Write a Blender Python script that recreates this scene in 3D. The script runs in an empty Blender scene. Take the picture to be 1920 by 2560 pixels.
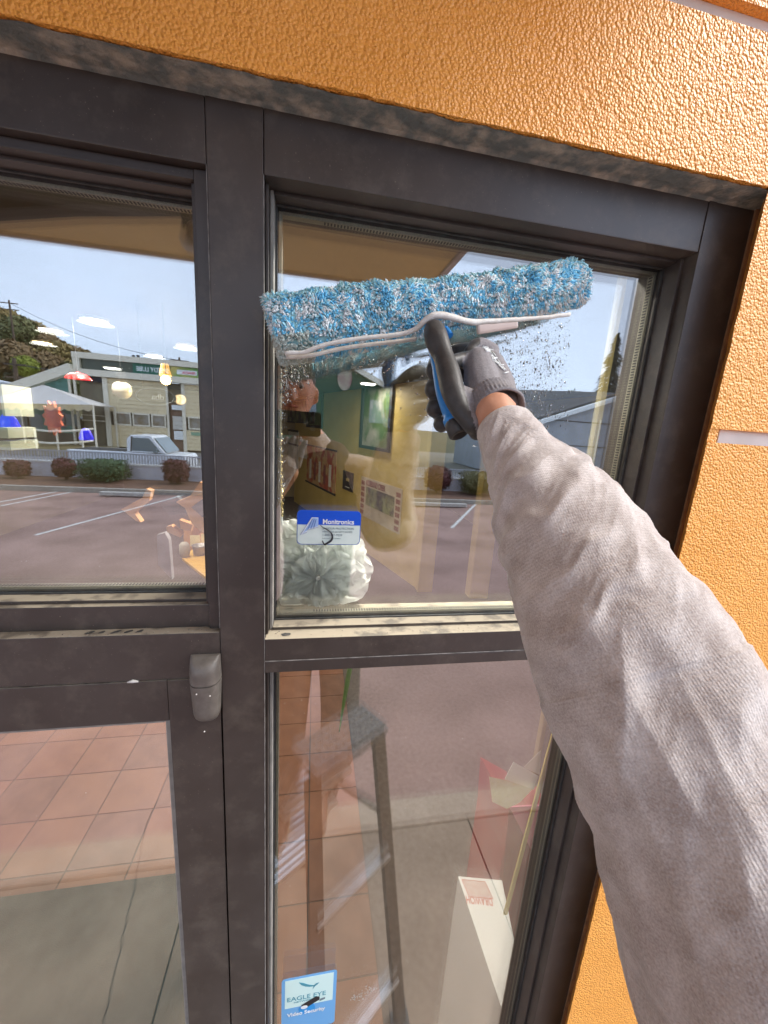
import bpy, bmesh, math, random
import numpy as np
from mathutils import Vector, Matrix, noise
random.seed(7); rng = np.random.default_rng(7)
S = bpy.context.scene
COL = S.collection
R = math.radians

# ------------------------------------------------------------------ camera
F = 960.0
def _n(v): v = np.array(v, float); return v/np.linalg.norm(v)
_Z = -_n((-291, -4384, -960)); _X = np.array((5140, -128, -960.)); _X = _n(_X - _X.dot(_Z)*_Z); _Y = np.cross(_Z, _X)
RM = np.array([_X, _Y, _Z]); CAM = np.array((0, -0.55, 2.55))
cd = bpy.data.cameras.new('camera'); cam = bpy.data.objects.new('camera', cd); COL.objects.link(cam)
cd.sensor_fit = 'HORIZONTAL'; cd.sensor_width = 36; cd.lens = 18; cd.clip_start = 0.01; cd.clip_end = 2000
M = Matrix([list(RM[i]) + [CAM[i]] for i in range(3)] + [[0, 0, 0, 1]]); cam.matrix_world = M
S.camera = cam
# ------------------------------------------------------------------ sky, sun, exposure
SUN_EL, SUN_AZ = R(44), R(106)          # azimuth clockwise from +y: the sun stands right of and behind the photographer
w = bpy.data.worlds.new('World'); S.world = w; w.use_nodes = True
nt = w.node_tree; nt.nodes.clear()
def N(t, typ, **k):
    n = t.nodes.new(typ)
    for a, b in k.items():
        if a.startswith('i_'):
            n.inputs[a[2:].replace('_', ' ')].default_value = b
        else: setattr(n, a, b)
    return n
out = N(nt, 'ShaderNodeOutputWorld'); bg = N(nt, 'ShaderNodeBackground'); bg.inputs[1].default_value = 0.12
sky = N(nt, 'ShaderNodeTexSky', sky_type='NISHITA', sun_disc=False, sun_elevation=SUN_EL, sun_rotation=SUN_AZ, dust_density=2.5, air_density=1.0)
tc = N(nt, 'ShaderNodeTexCoord'); mp = N(nt, 'ShaderNodeMapping'); mp.inputs['Scale'].default_value = (1, 1, 3.2)
no = N(nt, 'ShaderNodeTexNoise'); no.inputs['Scale'].default_value = 1.6; no.inputs['Detail'].default_value = 5
cr = N(nt, 'ShaderNodeValToRGB'); cr.color_ramp.elements[0].position = .3; cr.color_ramp.elements[0].color = (.55, .55, .55, 1)
cr.color_ramp.elements[1].position = .7; cr.color_ramp.elements[1].color = (.93, .93, .93, 1)
mx = N(nt, 'ShaderNodeMix', data_type='RGBA'); mx.inputs['B'].default_value = (9.6, 11.5, 15.0, 1)
nt.links.new(tc.outputs['Generated'], mp.inputs[0]); nt.links.new(mp.outputs[0], no.inputs[0]); nt.links.new(no.outputs[0], cr.inputs[0])
nt.links.new(cr.outputs[0], mx.inputs['Factor']); nt.links.new(sky.outputs[0], mx.inputs['A']); nt.links.new(mx.outputs['Result'], bg.inputs[0]); nt.links.new(bg.outputs[0], out.inputs[0])
sd = bpy.data.lights.new('sun', 'SUN'); sd.energy = 2.1; sd.angle = R(20); sd.color = (1, .95, .87)
so = bpy.data.objects.new('sun', sd); COL.objects.link(so); so.location = (3, -6, 8)
sv = Vector((math.sin(SUN_AZ)*math.cos(SUN_EL), math.cos(SUN_AZ)*math.cos(SUN_EL), math.sin(SUN_EL)))
so.rotation_euler = sv.to_track_quat('Z', 'Y').to_euler()
vs = S.view_settings; vs.view_transform = 'Standard'; vs.look = 'None'; vs.gamma = 1; vs.exposure = 0.85; vs.use_curve_mapping = False
S.cycles.max_bounces = 10; S.cycles.transparent_max_bounces = 32; S.cycles.glossy_bounces = 6; S.cycles.transmission_bounces = 8

# ------------------------------------------------------------------ surveying helpers (photograph pixel -> place in the world)
def ray(px, py): return _n(RM @ np.array(((px-960)/F, -(py-1280)/F, -1)))
def at(px, py, Y):                       # on the vertical plane y = Y
    d = ray(px, py); return Vector(CAM + d*((Y-CAM[1])/d[1]))
def flo(px, py, Z=0):
    d = ray(px, py); return Vector(CAM + d*((Z-CAM[2])/d[2]))
def dep(px, py, zc):                     # at distance zc along the optical axis
    return Vector(CAM + RM @ np.array(((px-960)/F*zc, -(py-1280)/F*zc, -zc)))
GL = 0.055
def rf(px, py, Y):                       # something standing at y = Y (behind the camera), surveyed by its mirror image in the glass
    p = at(px, py, 2*GL-Y); return Vector((p.x, Y, p.z))
def rz(px, py, Z=0):
    p = flo(px, py, Z); return Vector((p.x, 2*GL-p.y, p.z))

# ------------------------------------------------------------------ materials
MATS = {}
def mat(name, col, col2=None, rough=.6, scale=20, detail=4, bump=0, bscale=None, bdist=.002, metal=0, spec=.5, lo=.35, hi=.65, vor=False, sheen=0, emit=None, estr=0, coord='Object', stretch=None, dust=None):
    if name in MATS: return MATS[name]
    m = bpy.data.materials.new(name); m.use_nodes = True; t = m.node_tree; b = t.nodes['Principled BSDF']; L = t.links.new
    b.inputs['Base Color'].default_value = (*col, 1); b.inputs['Roughness'].default_value = rough; b.inputs['Metallic'].default_value = metal
    b.inputs['Specular IOR Level'].default_value = spec; b.inputs['Sheen Weight'].default_value = sheen
    tc = N(t, 'ShaderNodeTexCoord'); co = tc.outputs[coord]
    if stretch:
        mp = N(t, 'ShaderNodeMapping'); mp.inputs['Scale'].default_value = stretch; L(co, mp.inputs[0]); co = mp.outputs[0]
    if col2:
        no = N(t, 'ShaderNodeTexNoise'); no.inputs['Scale'].default_value = scale; no.inputs['Detail'].default_value = detail
        r = N(t, 'ShaderNodeValToRGB'); r.color_ramp.elements[0].position = lo; r.color_ramp.elements[1].position = hi
        r.color_ramp.elements[0].color = (*col, 1); r.color_ramp.elements[1].color = (*col2, 1)
        L(co, no.inputs['Vector']); L(no.outputs[0], r.inputs[0]); L(r.outputs[0], b.inputs['Base Color']); last = r.outputs[0]
        if dust:
            g = N(t, 'ShaderNodeNewGeometry'); sx = N(t, 'ShaderNodeSeparateXYZ'); L(g.outputs['Normal'], sx.inputs[0])
            mr = N(t, 'ShaderNodeMapRange'); mr.inputs[1].default_value = .5; mr.inputs[2].default_value = .95; L(sx.outputs[2], mr.inputs[0])
            n2 = N(t, 'ShaderNodeTexNoise'); n2.inputs['Scale'].default_value = 38; n2.inputs['Detail'].default_value = 6; L(tc.outputs['Object'], n2.inputs['Vector'])
            r2 = N(t, 'ShaderNodeValToRGB'); r2.color_ramp.elements[0].position = .36; r2.color_ramp.elements[0].color = (.35, .35, .35, 1); r2.color_ramp.elements[1].position = .5; L(n2.outputs[0], r2.inputs[0])
            mu = N(t, 'ShaderNodeMath', operation='MULTIPLY'); L(mr.outputs[0], mu.inputs[0]); L(r2.outputs[0], mu.inputs[1])
            # thin veil of dust and small pale specks on all faces
            n3 = N(t, 'ShaderNodeTexNoise'); n3.inputs['Scale'].default_value = 420; n3.inputs['Detail'].default_value = 3; L(tc.outputs['Object'], n3.inputs['Vector'])
            r3 = N(t, 'ShaderNodeValToRGB'); r3.color_ramp.elements[0].position = .70; r3.color_ramp.elements[1].position = .76; L(n3.outputs[0], r3.inputs[0])
            ad = N(t, 'ShaderNodeMath', operation='MULTIPLY_ADD'); ad.use_clamp = True; L(r3.outputs[0], ad.inputs[0]); ad.inputs[1].default_value = .5; L(mu.outputs[0], ad.inputs[2])
            n4 = N(t, 'ShaderNodeTexNoise'); n4.inputs['Scale'].default_value = 16; n4.inputs['Detail'].default_value = 9; n4.inputs['Roughness'].default_value = .7; L(tc.outputs['Object'], n4.inputs['Vector'])
            r4 = N(t, 'ShaderNodeMapRange'); r4.inputs[1].default_value = .5; r4.inputs[2].default_value = .8; r4.inputs[4].default_value = .20; L(n4.outputs[0], r4.inputs[0])
            a4 = N(t, 'ShaderNodeMath', operation='ADD'); a4.use_clamp = True; L(ad.outputs[0], a4.inputs[0]); L(r4.outputs[0], a4.inputs[1]); ad = a4
            m2 = N(t, 'ShaderNodeMix', data_type='RGBA'); L(ad.outputs[0], m2.inputs['Factor']); L(last, m2.inputs['A']); m2.inputs['B'].default_value = (*dust, 1)
            L(m2.outputs['Result'], b.inputs['Base Color'])
            ro = N(t, 'ShaderNodeMapRange'); L(ad.outputs[0], ro.inputs[0]); ro.inputs[3].default_value = rough; ro.inputs[4].default_value = .9; L(ro.outputs[0], b.inputs['Roughness'])
    if bump:
        if vor:
            nb = N(t, 'ShaderNodeTexVoronoi'); nb.inputs['Scale'].default_value = bscale or scale
        else:
            nb = N(t, 'ShaderNodeTexNoise'); nb.inputs['Scale'].default_value = bscale or scale; nb.inputs['Detail'].default_value = 5
        bp = N(t, 'ShaderNodeBump'); bp.inputs['Strength'].default_value = bump; bp.inputs['Distance'].default_value = bdist
        L(co, nb.inputs['Vector']); L(nb.outputs[0], bp.inputs['Height']); L(bp.outputs[0], b.inputs['Normal'])
    if emit:
        b.inputs['Emission Color'].default_value = (*emit, 1); b.inputs['Emission Strength'].default_value = estr
    MATS[name] = m; return m

def glass_mat(name, refl, tint=(.985, .993, .989)):
    m = bpy.data.materials.new(name); m.use_nodes = True; t = m.node_tree; t.nodes.clear(); L = t.links.new
    o = N(t, 'ShaderNodeOutputMaterial'); tr = N(t, 'ShaderNodeBsdfTransparent'); tr.inputs[0].default_value = (*tint, 1)
    g = N(t, 'ShaderNodeBsdfGlossy'); g.inputs['Roughness'].default_value = 0.0; g.inputs[0].default_value = (1, 1, 1, 1)
    lw = N(t, 'ShaderNodeLayerWeight'); lw.inputs[0].default_value = .5
    p = N(t, 'ShaderNodeMath', operation='POWER'); L(lw.outputs['Facing'], p.inputs[0]); p.inputs[1].default_value = 4
    ma = N(t, 'ShaderNodeMath', operation='MULTIPLY_ADD'); ma.use_clamp = True; L(p.outputs[0], ma.inputs[0]); ma.inputs[1].default_value = 1-refl; ma.inputs[2].default_value = refl
    mx = N(t, 'ShaderNodeMixShader'); L(ma.outputs[0], mx.inputs[0]); L(tr.outputs[0], mx.inputs[1]); L(g.outputs[0], mx.inputs[2]); L(mx.outputs[0], o.inputs[0])
    return m

def stucco_mat():
    m = bpy.data.materials.new('orange_stucco'); m.use_nodes = True; t = m.node_tree; b = t.nodes['Principled BSDF']; L = t.links.new
    tc = N(t, 'ShaderNodeTexCoord'); co = tc.outputs['Object']
    n1 = N(t, 'ShaderNodeTexNoise'); n1.inputs['Scale'].default_value = 6; n1.inputs['Detail'].default_value = 5; L(co, n1.inputs['Vector'])
    r = N(t, 'ShaderNodeValToRGB'); r.color_ramp.elements[0].position = .3; r.color_ramp.elements[1].position = .7
    r.color_ramp.elements[0].color = (.90, .375, .060, 1); r.color_ramp.elements[1].color = (.94, .42, .085, 1); L(n1.outputs[0], r.inputs[0]); L(r.outputs[0], b.inputs['Base Color'])
    b.inputs['Roughness'].default_value = .42; b.inputs['Specular IOR Level'].default_value = .42
    n2 = N(t, 'ShaderNodeTexNoise'); n2.inputs['Scale'].default_value = 270; n2.inputs['Detail'].default_value = 4; n2.inputs['Roughness'].default_value = .55; n2.inputs['Distortion'].default_value = .12; L(co, n2.inputs['Vector'])
    rr = N(t, 'ShaderNodeValToRGB'); rr.color_ramp.interpolation = 'EASE'; rr.color_ramp.elements[0].position = .30; rr.color_ramp.elements[1].position = .68; L(n2.outputs[0], rr.inputs[0])
    bp = N(t, 'ShaderNodeBump'); bp.inputs['Strength'].default_value = 1; bp.inputs['Distance'].default_value = .0021; vo = N(t, 'ShaderNodeTexVoronoi', feature='SMOOTH_F1'); vo.inputs['Scale'].default_value = 285; vo.inputs['Smoothness'].default_value = .35; L(co, vo.inputs['Vector'])
    hm = N(t, 'ShaderNodeMath', operation='MULTIPLY_ADD'); L(vo.outputs[0], hm.inputs[0]); hm.inputs[1].default_value = -1.25; L(n2.outputs[0], hm.inputs[2]); L(hm.outputs[0], bp.inputs['Height'])
    n3 = N(t, 'ShaderNodeTexNoise'); n3.inputs['Scale'].default_value = 22; n3.inputs['Detail'].default_value = 3; L(co, n3.inputs['Vector'])
    b2 = N(t, 'ShaderNodeBump'); b2.inputs['Strength'].default_value = .35; b2.inputs['Distance'].default_value = .006; L(n3.outputs[0], b2.inputs['Height']); L(bp.outputs[0], b2.inputs['Normal']); L(b2.outputs[0], b.inputs['Normal'])
    MATS['orange_stucco'] = m; return m

BRONZE = mat('bronze_aluminium', (.037, .027, .0225), (.054, .042, .036), .42, 9, 6, bump=.08, bscale=260, bdist=.0004, spec=.6, dust=(.33, .28, .21))
BRONZE2 = mat('dark_bronze_sash', (.035, .027, .024), (.048, .038, .034), .4, 12, 5, spec=.6, dust=(.33, .28, .21))
RUBBER = mat('black_rubber', (.02, .02, .02), (.05, .05, .048), .55, 60)
GREYGASKET = mat('grey_gasket', (.22, .21, .19), (.30, .28, .25), .6, 40)
ORANGE = stucco_mat()
FLASH = mat('weathered_underside', (.16, .175, .165), (.42, .37, .30), .9, 46, 12, bump=1, bscale=110, bdist=.004, lo=.42, hi=.68)
WHITE = mat('white_trim', (.72, .70, .66), (.62, .60, .56), .55, 15)
SPACER = mat('spacer_metal', (.36, .34, .26), (.26, .25, .19), .35, 500, metal=.6)
GLASS = glass_mat('window_glass', .125)
YELLOW = mat('yellow_paint', (.46, .33, .09), (.52, .38, .12), .6, 3)

# ------------------------------------------------------------------ mesh helpers
def tag(o, label=None, cat=None, group=None, kind=None):
    if label: o['label'] = label
    if cat: o['category'] = cat
    if group: o['group'] = group
    if kind: o['kind'] = kind
    return o
def link(name, me, parent=None, mats=None):
    o = bpy.data.objects.new(name, me); COL.objects.link(o)
    if mats:
        for m in (mats if isinstance(mats, (list, tuple)) else [mats]): me.materials.append(m)
    if parent is not None: o.parent = parent; o.matrix_parent_inverse = parent.matrix_world.inverted() if parent.type != 'EMPTY' else Matrix.Translation(-parent.location)
    return o
def empty(name, loc=(0, 0, 0), **k):
    o = bpy.data.objects.new(name, None); COL.objects.link(o); o.location = loc; o.empty_display_size = .1; tag(o, **k); return o
def mesh(name, vs, fs, mats, parent=None, smooth=False, **k):
    me = bpy.data.meshes.new(name); me.from_pydata([tuple(v) for v in vs], [], fs); me.update()
    if smooth: me.shade_smooth()
    return tag(link(name, me, parent, mats), **k)
class MB:
    def __init__(s): s.v = []; s.f = []
    def box(s, a, b):
        x0, y0, z0 = [min(a[i], b[i]) for i in range(3)]; x1, y1, z1 = [max(a[i], b[i]) for i in range(3)]; n = len(s.v)
        s.v += [(x0, y0, z0), (x1, y0, z0), (x1, y1, z0), (x0, y1, z0), (x0, y0, z1), (x1, y0, z1), (x1, y1, z1), (x0, y1, z1)]
        s.f += [tuple(n+i for i in q) for q in ((0, 3, 2, 1), (4, 5, 6, 7), (0, 1, 5, 4), (1, 2, 6, 5), (2, 3, 7, 6), (3, 0, 4, 7))]; return s
    def hexa(s, p):                      # eight corners: bottom ring, top ring
        n = len(s.v); s.v += [tuple(q) for q in p]
        s.f += [tuple(n+i for i in q) for q in ((0, 3, 2, 1), (4, 5, 6, 7), (0, 1, 5, 4), (1, 2, 6, 5), (2, 3, 7, 6), (3, 0, 4, 7))]; return s
    def bar(s, a, b, w, h=None, up=(0, 0, 1)):
        a = Vector(a); b = Vector(b); h = h or w; d = (b-a).normalized(); u = Vector(up)
        if abs(d.dot(u)) > .95: u = Vector((0, 1, 0))
        r = d.cross(u).normalized(); u = r.cross(d)
        p = []
        for c in (a, b): p += [c-r*w/2-u*h/2, c+r*w/2-u*h/2, c+r*w/2+u*h/2, c-r*w/2+u*h/2]
        return s.hexa(p)
    def prism(s, poly, off):             # poly: ring of 3D points, extruded by off
        n = len(s.v); k = len(poly); off = Vector(off)
        s.v += [tuple(p) for p in poly] + [tuple(Vector(p)+off) for p in poly]
        s.f += [tuple(n+i for i in range(k))[::-1], tuple(n+k+i for i in range(k))] + [(n+i, n+(i+1) % k, n+k+(i+1) % k, n+k+i) for i in range(k)]; return s
    def tube(s, pts, r, seg=10, caps=True):
        pts = [Vector(p) for p in pts]; n0 = len(s.v); rs = r if isinstance(r, (list, tuple)) else [r]*len(pts)
        u = None
        for i, p in enumerate(pts):
            d = (pts[min(i+1, len(pts)-1)] - pts[max(i-1, 0)]).normalized()
            if u is None: u = d.orthogonal().normalized()
            u = (u - d*u.dot(d)).normalized(); v = d.cross(u)
            for k in range(seg):
                a = 2*math.pi*k/seg; s.v.append(tuple(p + (u*math.cos(a)+v*math.sin(a))*rs[i]))
        for i in range(len(pts)-1):
            for k in range(seg):
                a = n0+i*seg+k; b = n0+i*seg+(k+1) % seg; s.f.append((a, b, b+seg, a+seg))
        if caps:
            s.f.append(tuple(n0+k for k in range(seg))[::-1]); s.f.append(tuple(n0+(len(pts)-1)*seg+k for k in range(seg)))
        return s
    def build(s, name, mats, parent=None, smooth=False, bevel=0, **k):
        me = bpy.data.meshes.new(name); me.from_pydata(s.v, [], s.f)
        bm = bmesh.new(); bm.from_mesh(me); bmesh.ops.recalc_face_normals(bm, faces=bm.faces)
        if bevel: bmesh.ops.bevel(bm, geom=list(bm.edges), offset=bevel, segments=2, affect='EDGES', profile=.6)
        bm.to_mesh(me); bm.free()
        if smooth or bevel: me.shade_smooth() if smooth else None
        return tag(link(name, me, parent, mats), **k)
def box(name, a, b, m, parent=None, bevel=0, **k): return MB().box(a, b).build(name, m, parent, bevel=bevel, **k)
def catmull(P, n):
    P = [np.array(p, float) for p in P]; P = [2*P[0]-P[1]] + P + [2*P[-1]-P[-2]]; o = []
    for i in range(1, len(P)-2):
        for k in range(n):
            t = k/n; a, b, c, d = P[i-1:i+3]
            o.append(.5*((2*b) + (-a+c)*t + (2*a-5*b+4*c-d)*t*t + (-a+3*b-3*c+d)*t**3))
    o.append(P[-2]); return o
def evalmesh(o):
    dg = bpy.context.evaluated_depsgraph_get(); dg.update(); me = bpy.data.meshes.new_from_object(o.evaluated_get(dg)); old = o.data; o.modifiers.clear(); o.data = me
    return o
def blob(name, chains, voxel, mats, parent=None, smooth_it=4, ell=()):
    """one continuous skin over tapering chains of balls: chain = [(point, radius), ...]"""
    bm = bmesh.new()
    for ch in chains:
        pts = catmull([(*p, r) for p, r in ch], 5) if len(ch) > 2 else [np.array((*ch[0][0], ch[0][1]))*(1-t) + np.array((*ch[-1][0], ch[-1][1]))*t for t in np.linspace(0, 1, 6)]
        fine = []
        for a, b in zip(pts, pts[1:]):
            k = max(1, int(np.linalg.norm(b[:3]-a[:3])/(min(a[3], b[3])*.25)))
            fine += [a+(b-a)*j/k for j in range(k)]
        fine.append(pts[-1])
        for q in fine: bmesh.ops.create_icosphere(bm, subdivisions=2, radius=max(q[3], voxel), matrix=Matrix.Translation(q[:3]))
    for c, rad, rot in ell:
        bmesh.ops.create_icosphere(bm, subdivisions=3, radius=1, matrix=Matrix.Translation(c) @ rot.to_4x4() @ Matrix.Diagonal((*rad, 1)))
    me = bpy.data.meshes.new(name); bm.to_mesh(me); bm.free()
    o = link(name, me, parent)
    m = o.modifiers.new('r', 'REMESH'); m.mode = 'VOXEL'; m.voxel_size = voxel; m.use_smooth_shade = True
    m2 = o.modifiers.new('s', 'SMOOTH'); m2.factor = .5; m2.iterations = smooth_it
    evalmesh(o)
    for x in (mats if isinstance(mats, (list, tuple)) else [mats]): o.data.materials.append(x)
    return o
def text(name, s, size, loc, m, parent=None, rot=(R(90), 0, 0), depth=.0002, align='LEFT', bold=False, sx=1, mirror=False):
    cu = bpy.data.curves.new(name, 'FONT'); cu.body = s; cu.size = size; cu.align_x = align; cu.extrude = depth; cu.resolution_u = 3
    if bold: cu.offset = size*.022
    t = bpy.data.objects.new(name, cu); COL.objects.link(t); dg = bpy.context.evaluated_depsgraph_get(); dg.update()
    me = bpy.data.meshes.new_from_object(t.evaluated_get(dg)); bpy.data.objects.remove(t)
    me.transform(Matrix.Translation(loc) @ (Matrix.Rotation(rot[2], 4, 'Z') @ Matrix.Rotation(rot[1], 4, 'Y') @ Matrix.Rotation(rot[0], 4, 'X')) @ Matrix.Diagonal((sx*(-1 if mirror else 1), 1, 1, 1)))
    me.materials.clear()
    return link(name, me, parent, m)

exec_order = []
# ================================================================== GROUND
ASPH = mat('parking_asphalt', (.22, .135, .112), (.32, .205, .175), .9, 1.2, 8, bump=.7, bscale=260, bdist=.004)
CONC = mat('concrete_paving', (.165, .122, .086), (.235, .178, .128), .85, 3, 8, bump=.5, bscale=120, bdist=.003)
SOIL = mat('bark_soil', (.10, .05, .032), (.17, .09, .06), .95, 5, 6, bump=.8, bscale=14, bdist=.04)
ROADM = mat('road_asphalt', (.20, .20, .20), (.27, .27, .265), .9, 2, 6)
EARTH = mat('far_ground', (.16, .15, .11), (.22, .20, .16), .95, .05, 5)
PAINT = mat('white_road_paint', (.66, .65, .62), (.45, .44, .42), .7, 30)
mesh('far_ground', [(-600, -900, -.16), (600, -900, -.16), (600, 60, -.16), (-600, 60, -.16)], [(0, 1, 2, 3)], EARTH, kind='structure')
mesh('parking_lot', [(-40, -13.1, -.12), (30, -13.1, -.12), (30, -1.45, -.12), (-40, -1.45, -.12)], [(0, 1, 2, 3)], ASPH, kind='structure')
box('planting_bed', (-40, -15.6, -.14), (30, -13.25, .0), SOIL, kind='structure')
box('planting_kerb', (-40, -13.25, -.14), (30, -13.1, .03), mat('kerb_concrete', (.36, .34, .30), (.27, .25, .22), .85, 8), kind='structure')
mesh('road', [(-80, -23, -.11), (80, -23, -.11), (80, -15.6, -.11), (-80, -15.6, -.11)], [(0, 1, 2, 3)], ROADM, kind='structure')
pav = empty('pavement', (0, 0, 0), kind='structure')
xs = [-6.0, -4.2, -2.4, -.62, 1.09, 2.9, 4.7, 6.5]
for a, b in zip(xs, xs[1:]):
    for y0, y1 in ((-1.27, .02),):
        box('concrete_slab', (a+.004, y0, -.14), (b-.004, y1, 0), CONC, pav, bevel=.006)
box('kerb_strip', (-6, -1.47, -.14), (6.5, -1.278, .002), mat('kerb_pale', (.28, .22, .165), (.34, .275, .21), .85, 6, 6, bump=.4, bscale=90, bdist=.003), pav, bevel=.012)
box('joint_base', (-6, -1.46, -.15), (6.5, .02, -.012), mat('joint_dirt', (.04, .035, .03)), pav)
# a crack across the slab, recessed dark thread
ck = []; cpts = [rz(*p) for p in [(400, 1990), (372, 2050), (345, 2200), (330, 2250), (300, 2400), (262, 2560)]]
for i, p in enumerate(catmull([tuple(q) for q in cpts], 6)): ck.append(Vector(p) + Vector((random.uniform(-.006, .006), 0, .001)))
MB().tube(ck, .0022, 5).build('slab_crack', mat('crack_dark', (.03, .03, .028)), pav)

# parking stripes: measured off their mirror images
LINES = [((0, 1265), (190, 1228)), ((0, 1255), (190, 1220)), ((210, 1305), (470, 1235)), ((1150, 1300), (1195, 1255))]
for i, (a, b) in enumerate(LINES):
    p, q = rz(*a, -.116), rz(*b, -.116); d = (q-p).normalized(); p = p-d*1.2; s = Vector((-d.y, d.x, 0))*.045
    mesh('parking_line', [p-s, p+s, q+s, q-s], [(0, 3, 2, 1)], PAINT, kind='structure')
for k, (a, b) in enumerate([((235, 1238), (345, 1252)), ((1000, 1238), (1145, 1252))]):
    p, q = rz(*a, -.03), rz(*b, -.03); p.y = q.y = -12.6 if k == 0 else -12.4
    MB().bar(p, q, .16, .12).build('wheel_stop', mat('stop_concrete', (.5, .48, .44), (.38, .36, .33), .85, 9), bevel=.02,
        label=['long concrete wheel stop beside the dark square shrubs, mirrored in the left pane', 'concrete wheel stop before the round red shrub, mirrored in the right pane'][k], cat='wheel stop', group='concrete wheel stops in the car park')

# ================================================================== SHOP WALL
wall = empty('stucco_wall', (1, -.042, 0), label='orange textured stucco shop wall framing the dark window from above and the right', cat='wall')
YF, YB = -.042, .30
def rough_slab(name, x0, x1, z0, z1, edges='', y0=YF, y1=.118, m=ORANGE, parent=wall, step=.008, amp=.0018, ny=1):
    """a slab whose front outline wanders where 'edges' says (b bottom, l left)"""
    # knots only along the rim: front ring of points, extruded back
    pts = []
    nx = int((x1-x0)/step) if 'b' in edges else 1; nz = int((z1-z0)/step) if 'l' in edges else 1
    wob = lambda t, s: amp*(noise.noise(Vector((t*35, s, 0)))*1.6 + noise.noise(Vector((t*140, s, 3)))*.7)
    for i in range(nx): t = x0+(x1-x0)*i/nx; pts.append((t, z0 + (abs(wob(t, 1)) if 'b' in edges else 0)))
    pts.append((x1, z0)); pts.append((x1, z1))
    for i in range(nz): t = z1+(z0-z1)*i/nz; pts.append((x0 + (.6*wob(t, 7) if 'l' in edges else 0), t))
    pts = [p for i, p in enumerate(pts) if i == 0 or p != pts[i-1]]
    k = len(pts)
    if 'l' in edges: y1 = -.0005
    v = [(x, y0, z) for x, z in pts] + [(x+(.042 if ('l' in edges and x < x0+.01) else 0), y1, z) for x, z in pts]
    f = [tuple(range(k)), tuple(range(2*k-1, k-1, -1))] + [(i, i+k, (i+1) % k+k, (i+1) % k) for i in range(k)]
    me = bpy.data.meshes.new(name); me.from_pydata(v, [], f); bm = bmesh.new(); bm.from_mesh(me); bmesh.ops.recalc_face_normals(bm, faces=bm.faces)
    bm.to_mesh(me); bm.free(); return link(name, me, parent, m)
ZO = 2.903
rough_slab('stucco_panel', -1.30, .5985, ZO, 3.061, 'b')
rough_slab('stucco_panel', .599, 6, 2.582, 3.061, 'l')
rough_slab('stucco_panel', .599, 6, 2.05, 2.561, 'l')
rough_slab('stucco_panel', .599, 6, 0, 2.0495, 'l')
rough_slab('stucco_panel', -1.30, 6, 3.083, 4.3)
rough_slab('stucco_panel', -6, -1.302, 0, 4.3)
box('reveal_strip', (-1.3, -.030, 3.0612), (6, .1, 3.0828), WHITE, wall)
box('reveal_strip', (.632, -.030, 2.5612), (6, -.0125, 2.5818), WHITE, wall); box('wall_backing', (.66, -.012, 2.5605), (6, .117, 2.5825), ORANGE, wall)
MB().hexa([(.5995, -.0405, 2.5612), (.6168, -.0405, 2.5612), (.655, -.0008, 2.5612), (.641, -.0008, 2.5612), (.5995, -.0405, 2.5818), (.6168, -.0405, 2.5818), (.655, -.0008, 2.5818), (.641, -.0008, 2.5818)]).build('reveal_stop', ORANGE, wall)
box('wall_backing', (.642, .0005, 0), (6, .118, 2.56), ORANGE, wall); box('wall_backing', (.642, .0005, 2.583), (6, .118, 3.06), ORANGE, wall)
# slanted right return between stucco face and frame
MB().hexa([(.626, -.004, 0), (.6405, -.004, 0), (.6405, .01, 0), (.63, .01, 0), (.632, -.004, 2.9), (.6405, -.004, 2.9), (.6405, .01, 2.9), (.636, .01, 2.9)]).build('sealant_bead', mat('dark_sealant', (.22, .12, .06), (.34, .17, .07), .7, 60), wall)
# weathered unpainted underside of the wall, above the header
v = []; f = []; nx = 240
for i in range(nx+1):
    x = -1.3 + (1.94)*i/nx
    fr = YF + .0035 + .003*noise.noise(Vector((x*30, 5, 0))) + .002*noise.noise(Vector((x*110, 2, 0)))
    for j in range(7):
        y = fr + (.012-fr)*j/6
        z = 2.9022 - .0014*abs(noise.noise(Vector((x*22, y*60, 1)))) - .0008*abs(noise.noise(Vector((x*90, y*150, 4)))) - (.0028 if j > 4 else 0)
        v.append((x, y, z))
for i in range(nx):
    for j in range(6): a = i*7+j; f.append((a, a+1, a+8, a+7))
mesh('weathered_underside', v, f, FLASH, wall)

# interior shell behind the frame line
# ================================================================== WINDOW FRAME
fr = empty('storefront_frame', (-.1, 0, 0), label='dark bronze aluminium window frame under the orange wall', cat='window frame')
D = .115
BV = .0012
box('centre_mullion', (-.130, 0, 0), (-.067, D, 2.900), BRONZE, fr, BV)
box('header', (-1.16, .0006, 2.834), (-.1306, D, 2.900), BRONZE, fr, BV)
box('header', (-.0664, .0006, 2.834), (.5524, D, 2.900), BRONZE, fr, BV)
box('jamb', (.553, 0, 0), (.6385, D, 2.900), BRONZE, fr, BV)
MB().box((.553, -.0006, 0), (.566, .0, 2.9)).build('jamb_lip', BRONZE, fr)
box('jamb', (-1.222, 0, 0), (-1.16, D, 2.900), BRONZE, fr, BV)
box('transom_bar', (-.0664, .0006, 2.1865), (.5524, D, 2.2235), BRONZE, fr, BV)
box('transom_bar', (-.0664, .0, 2.166), (.5524, D, 2.1855), BRONZE, fr, BV)
box('door_header', (-1.16, .0006, 2.1635), (-.1306, D, 2.238), BRONZE, fr, BV)
box('joint_dust', (-.0664, -.0002, 2.18555), (.5524, .004, 2.18645), mat('pale_dust', (.30, .28, .26), (.12, .11, .10), .9, 60), fr)
box('joint_dust', (-.1306, -.0003, 2.245), (-.1300, .004, 2.8335), mat('pale_dust', (.30, .28, .26)), fr)
box('joint_dust', (-.0670, -.0003, .1), (-.0664, .004, 2.8335), mat('pale_dust', (.30, .28, .26)), fr)
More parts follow.
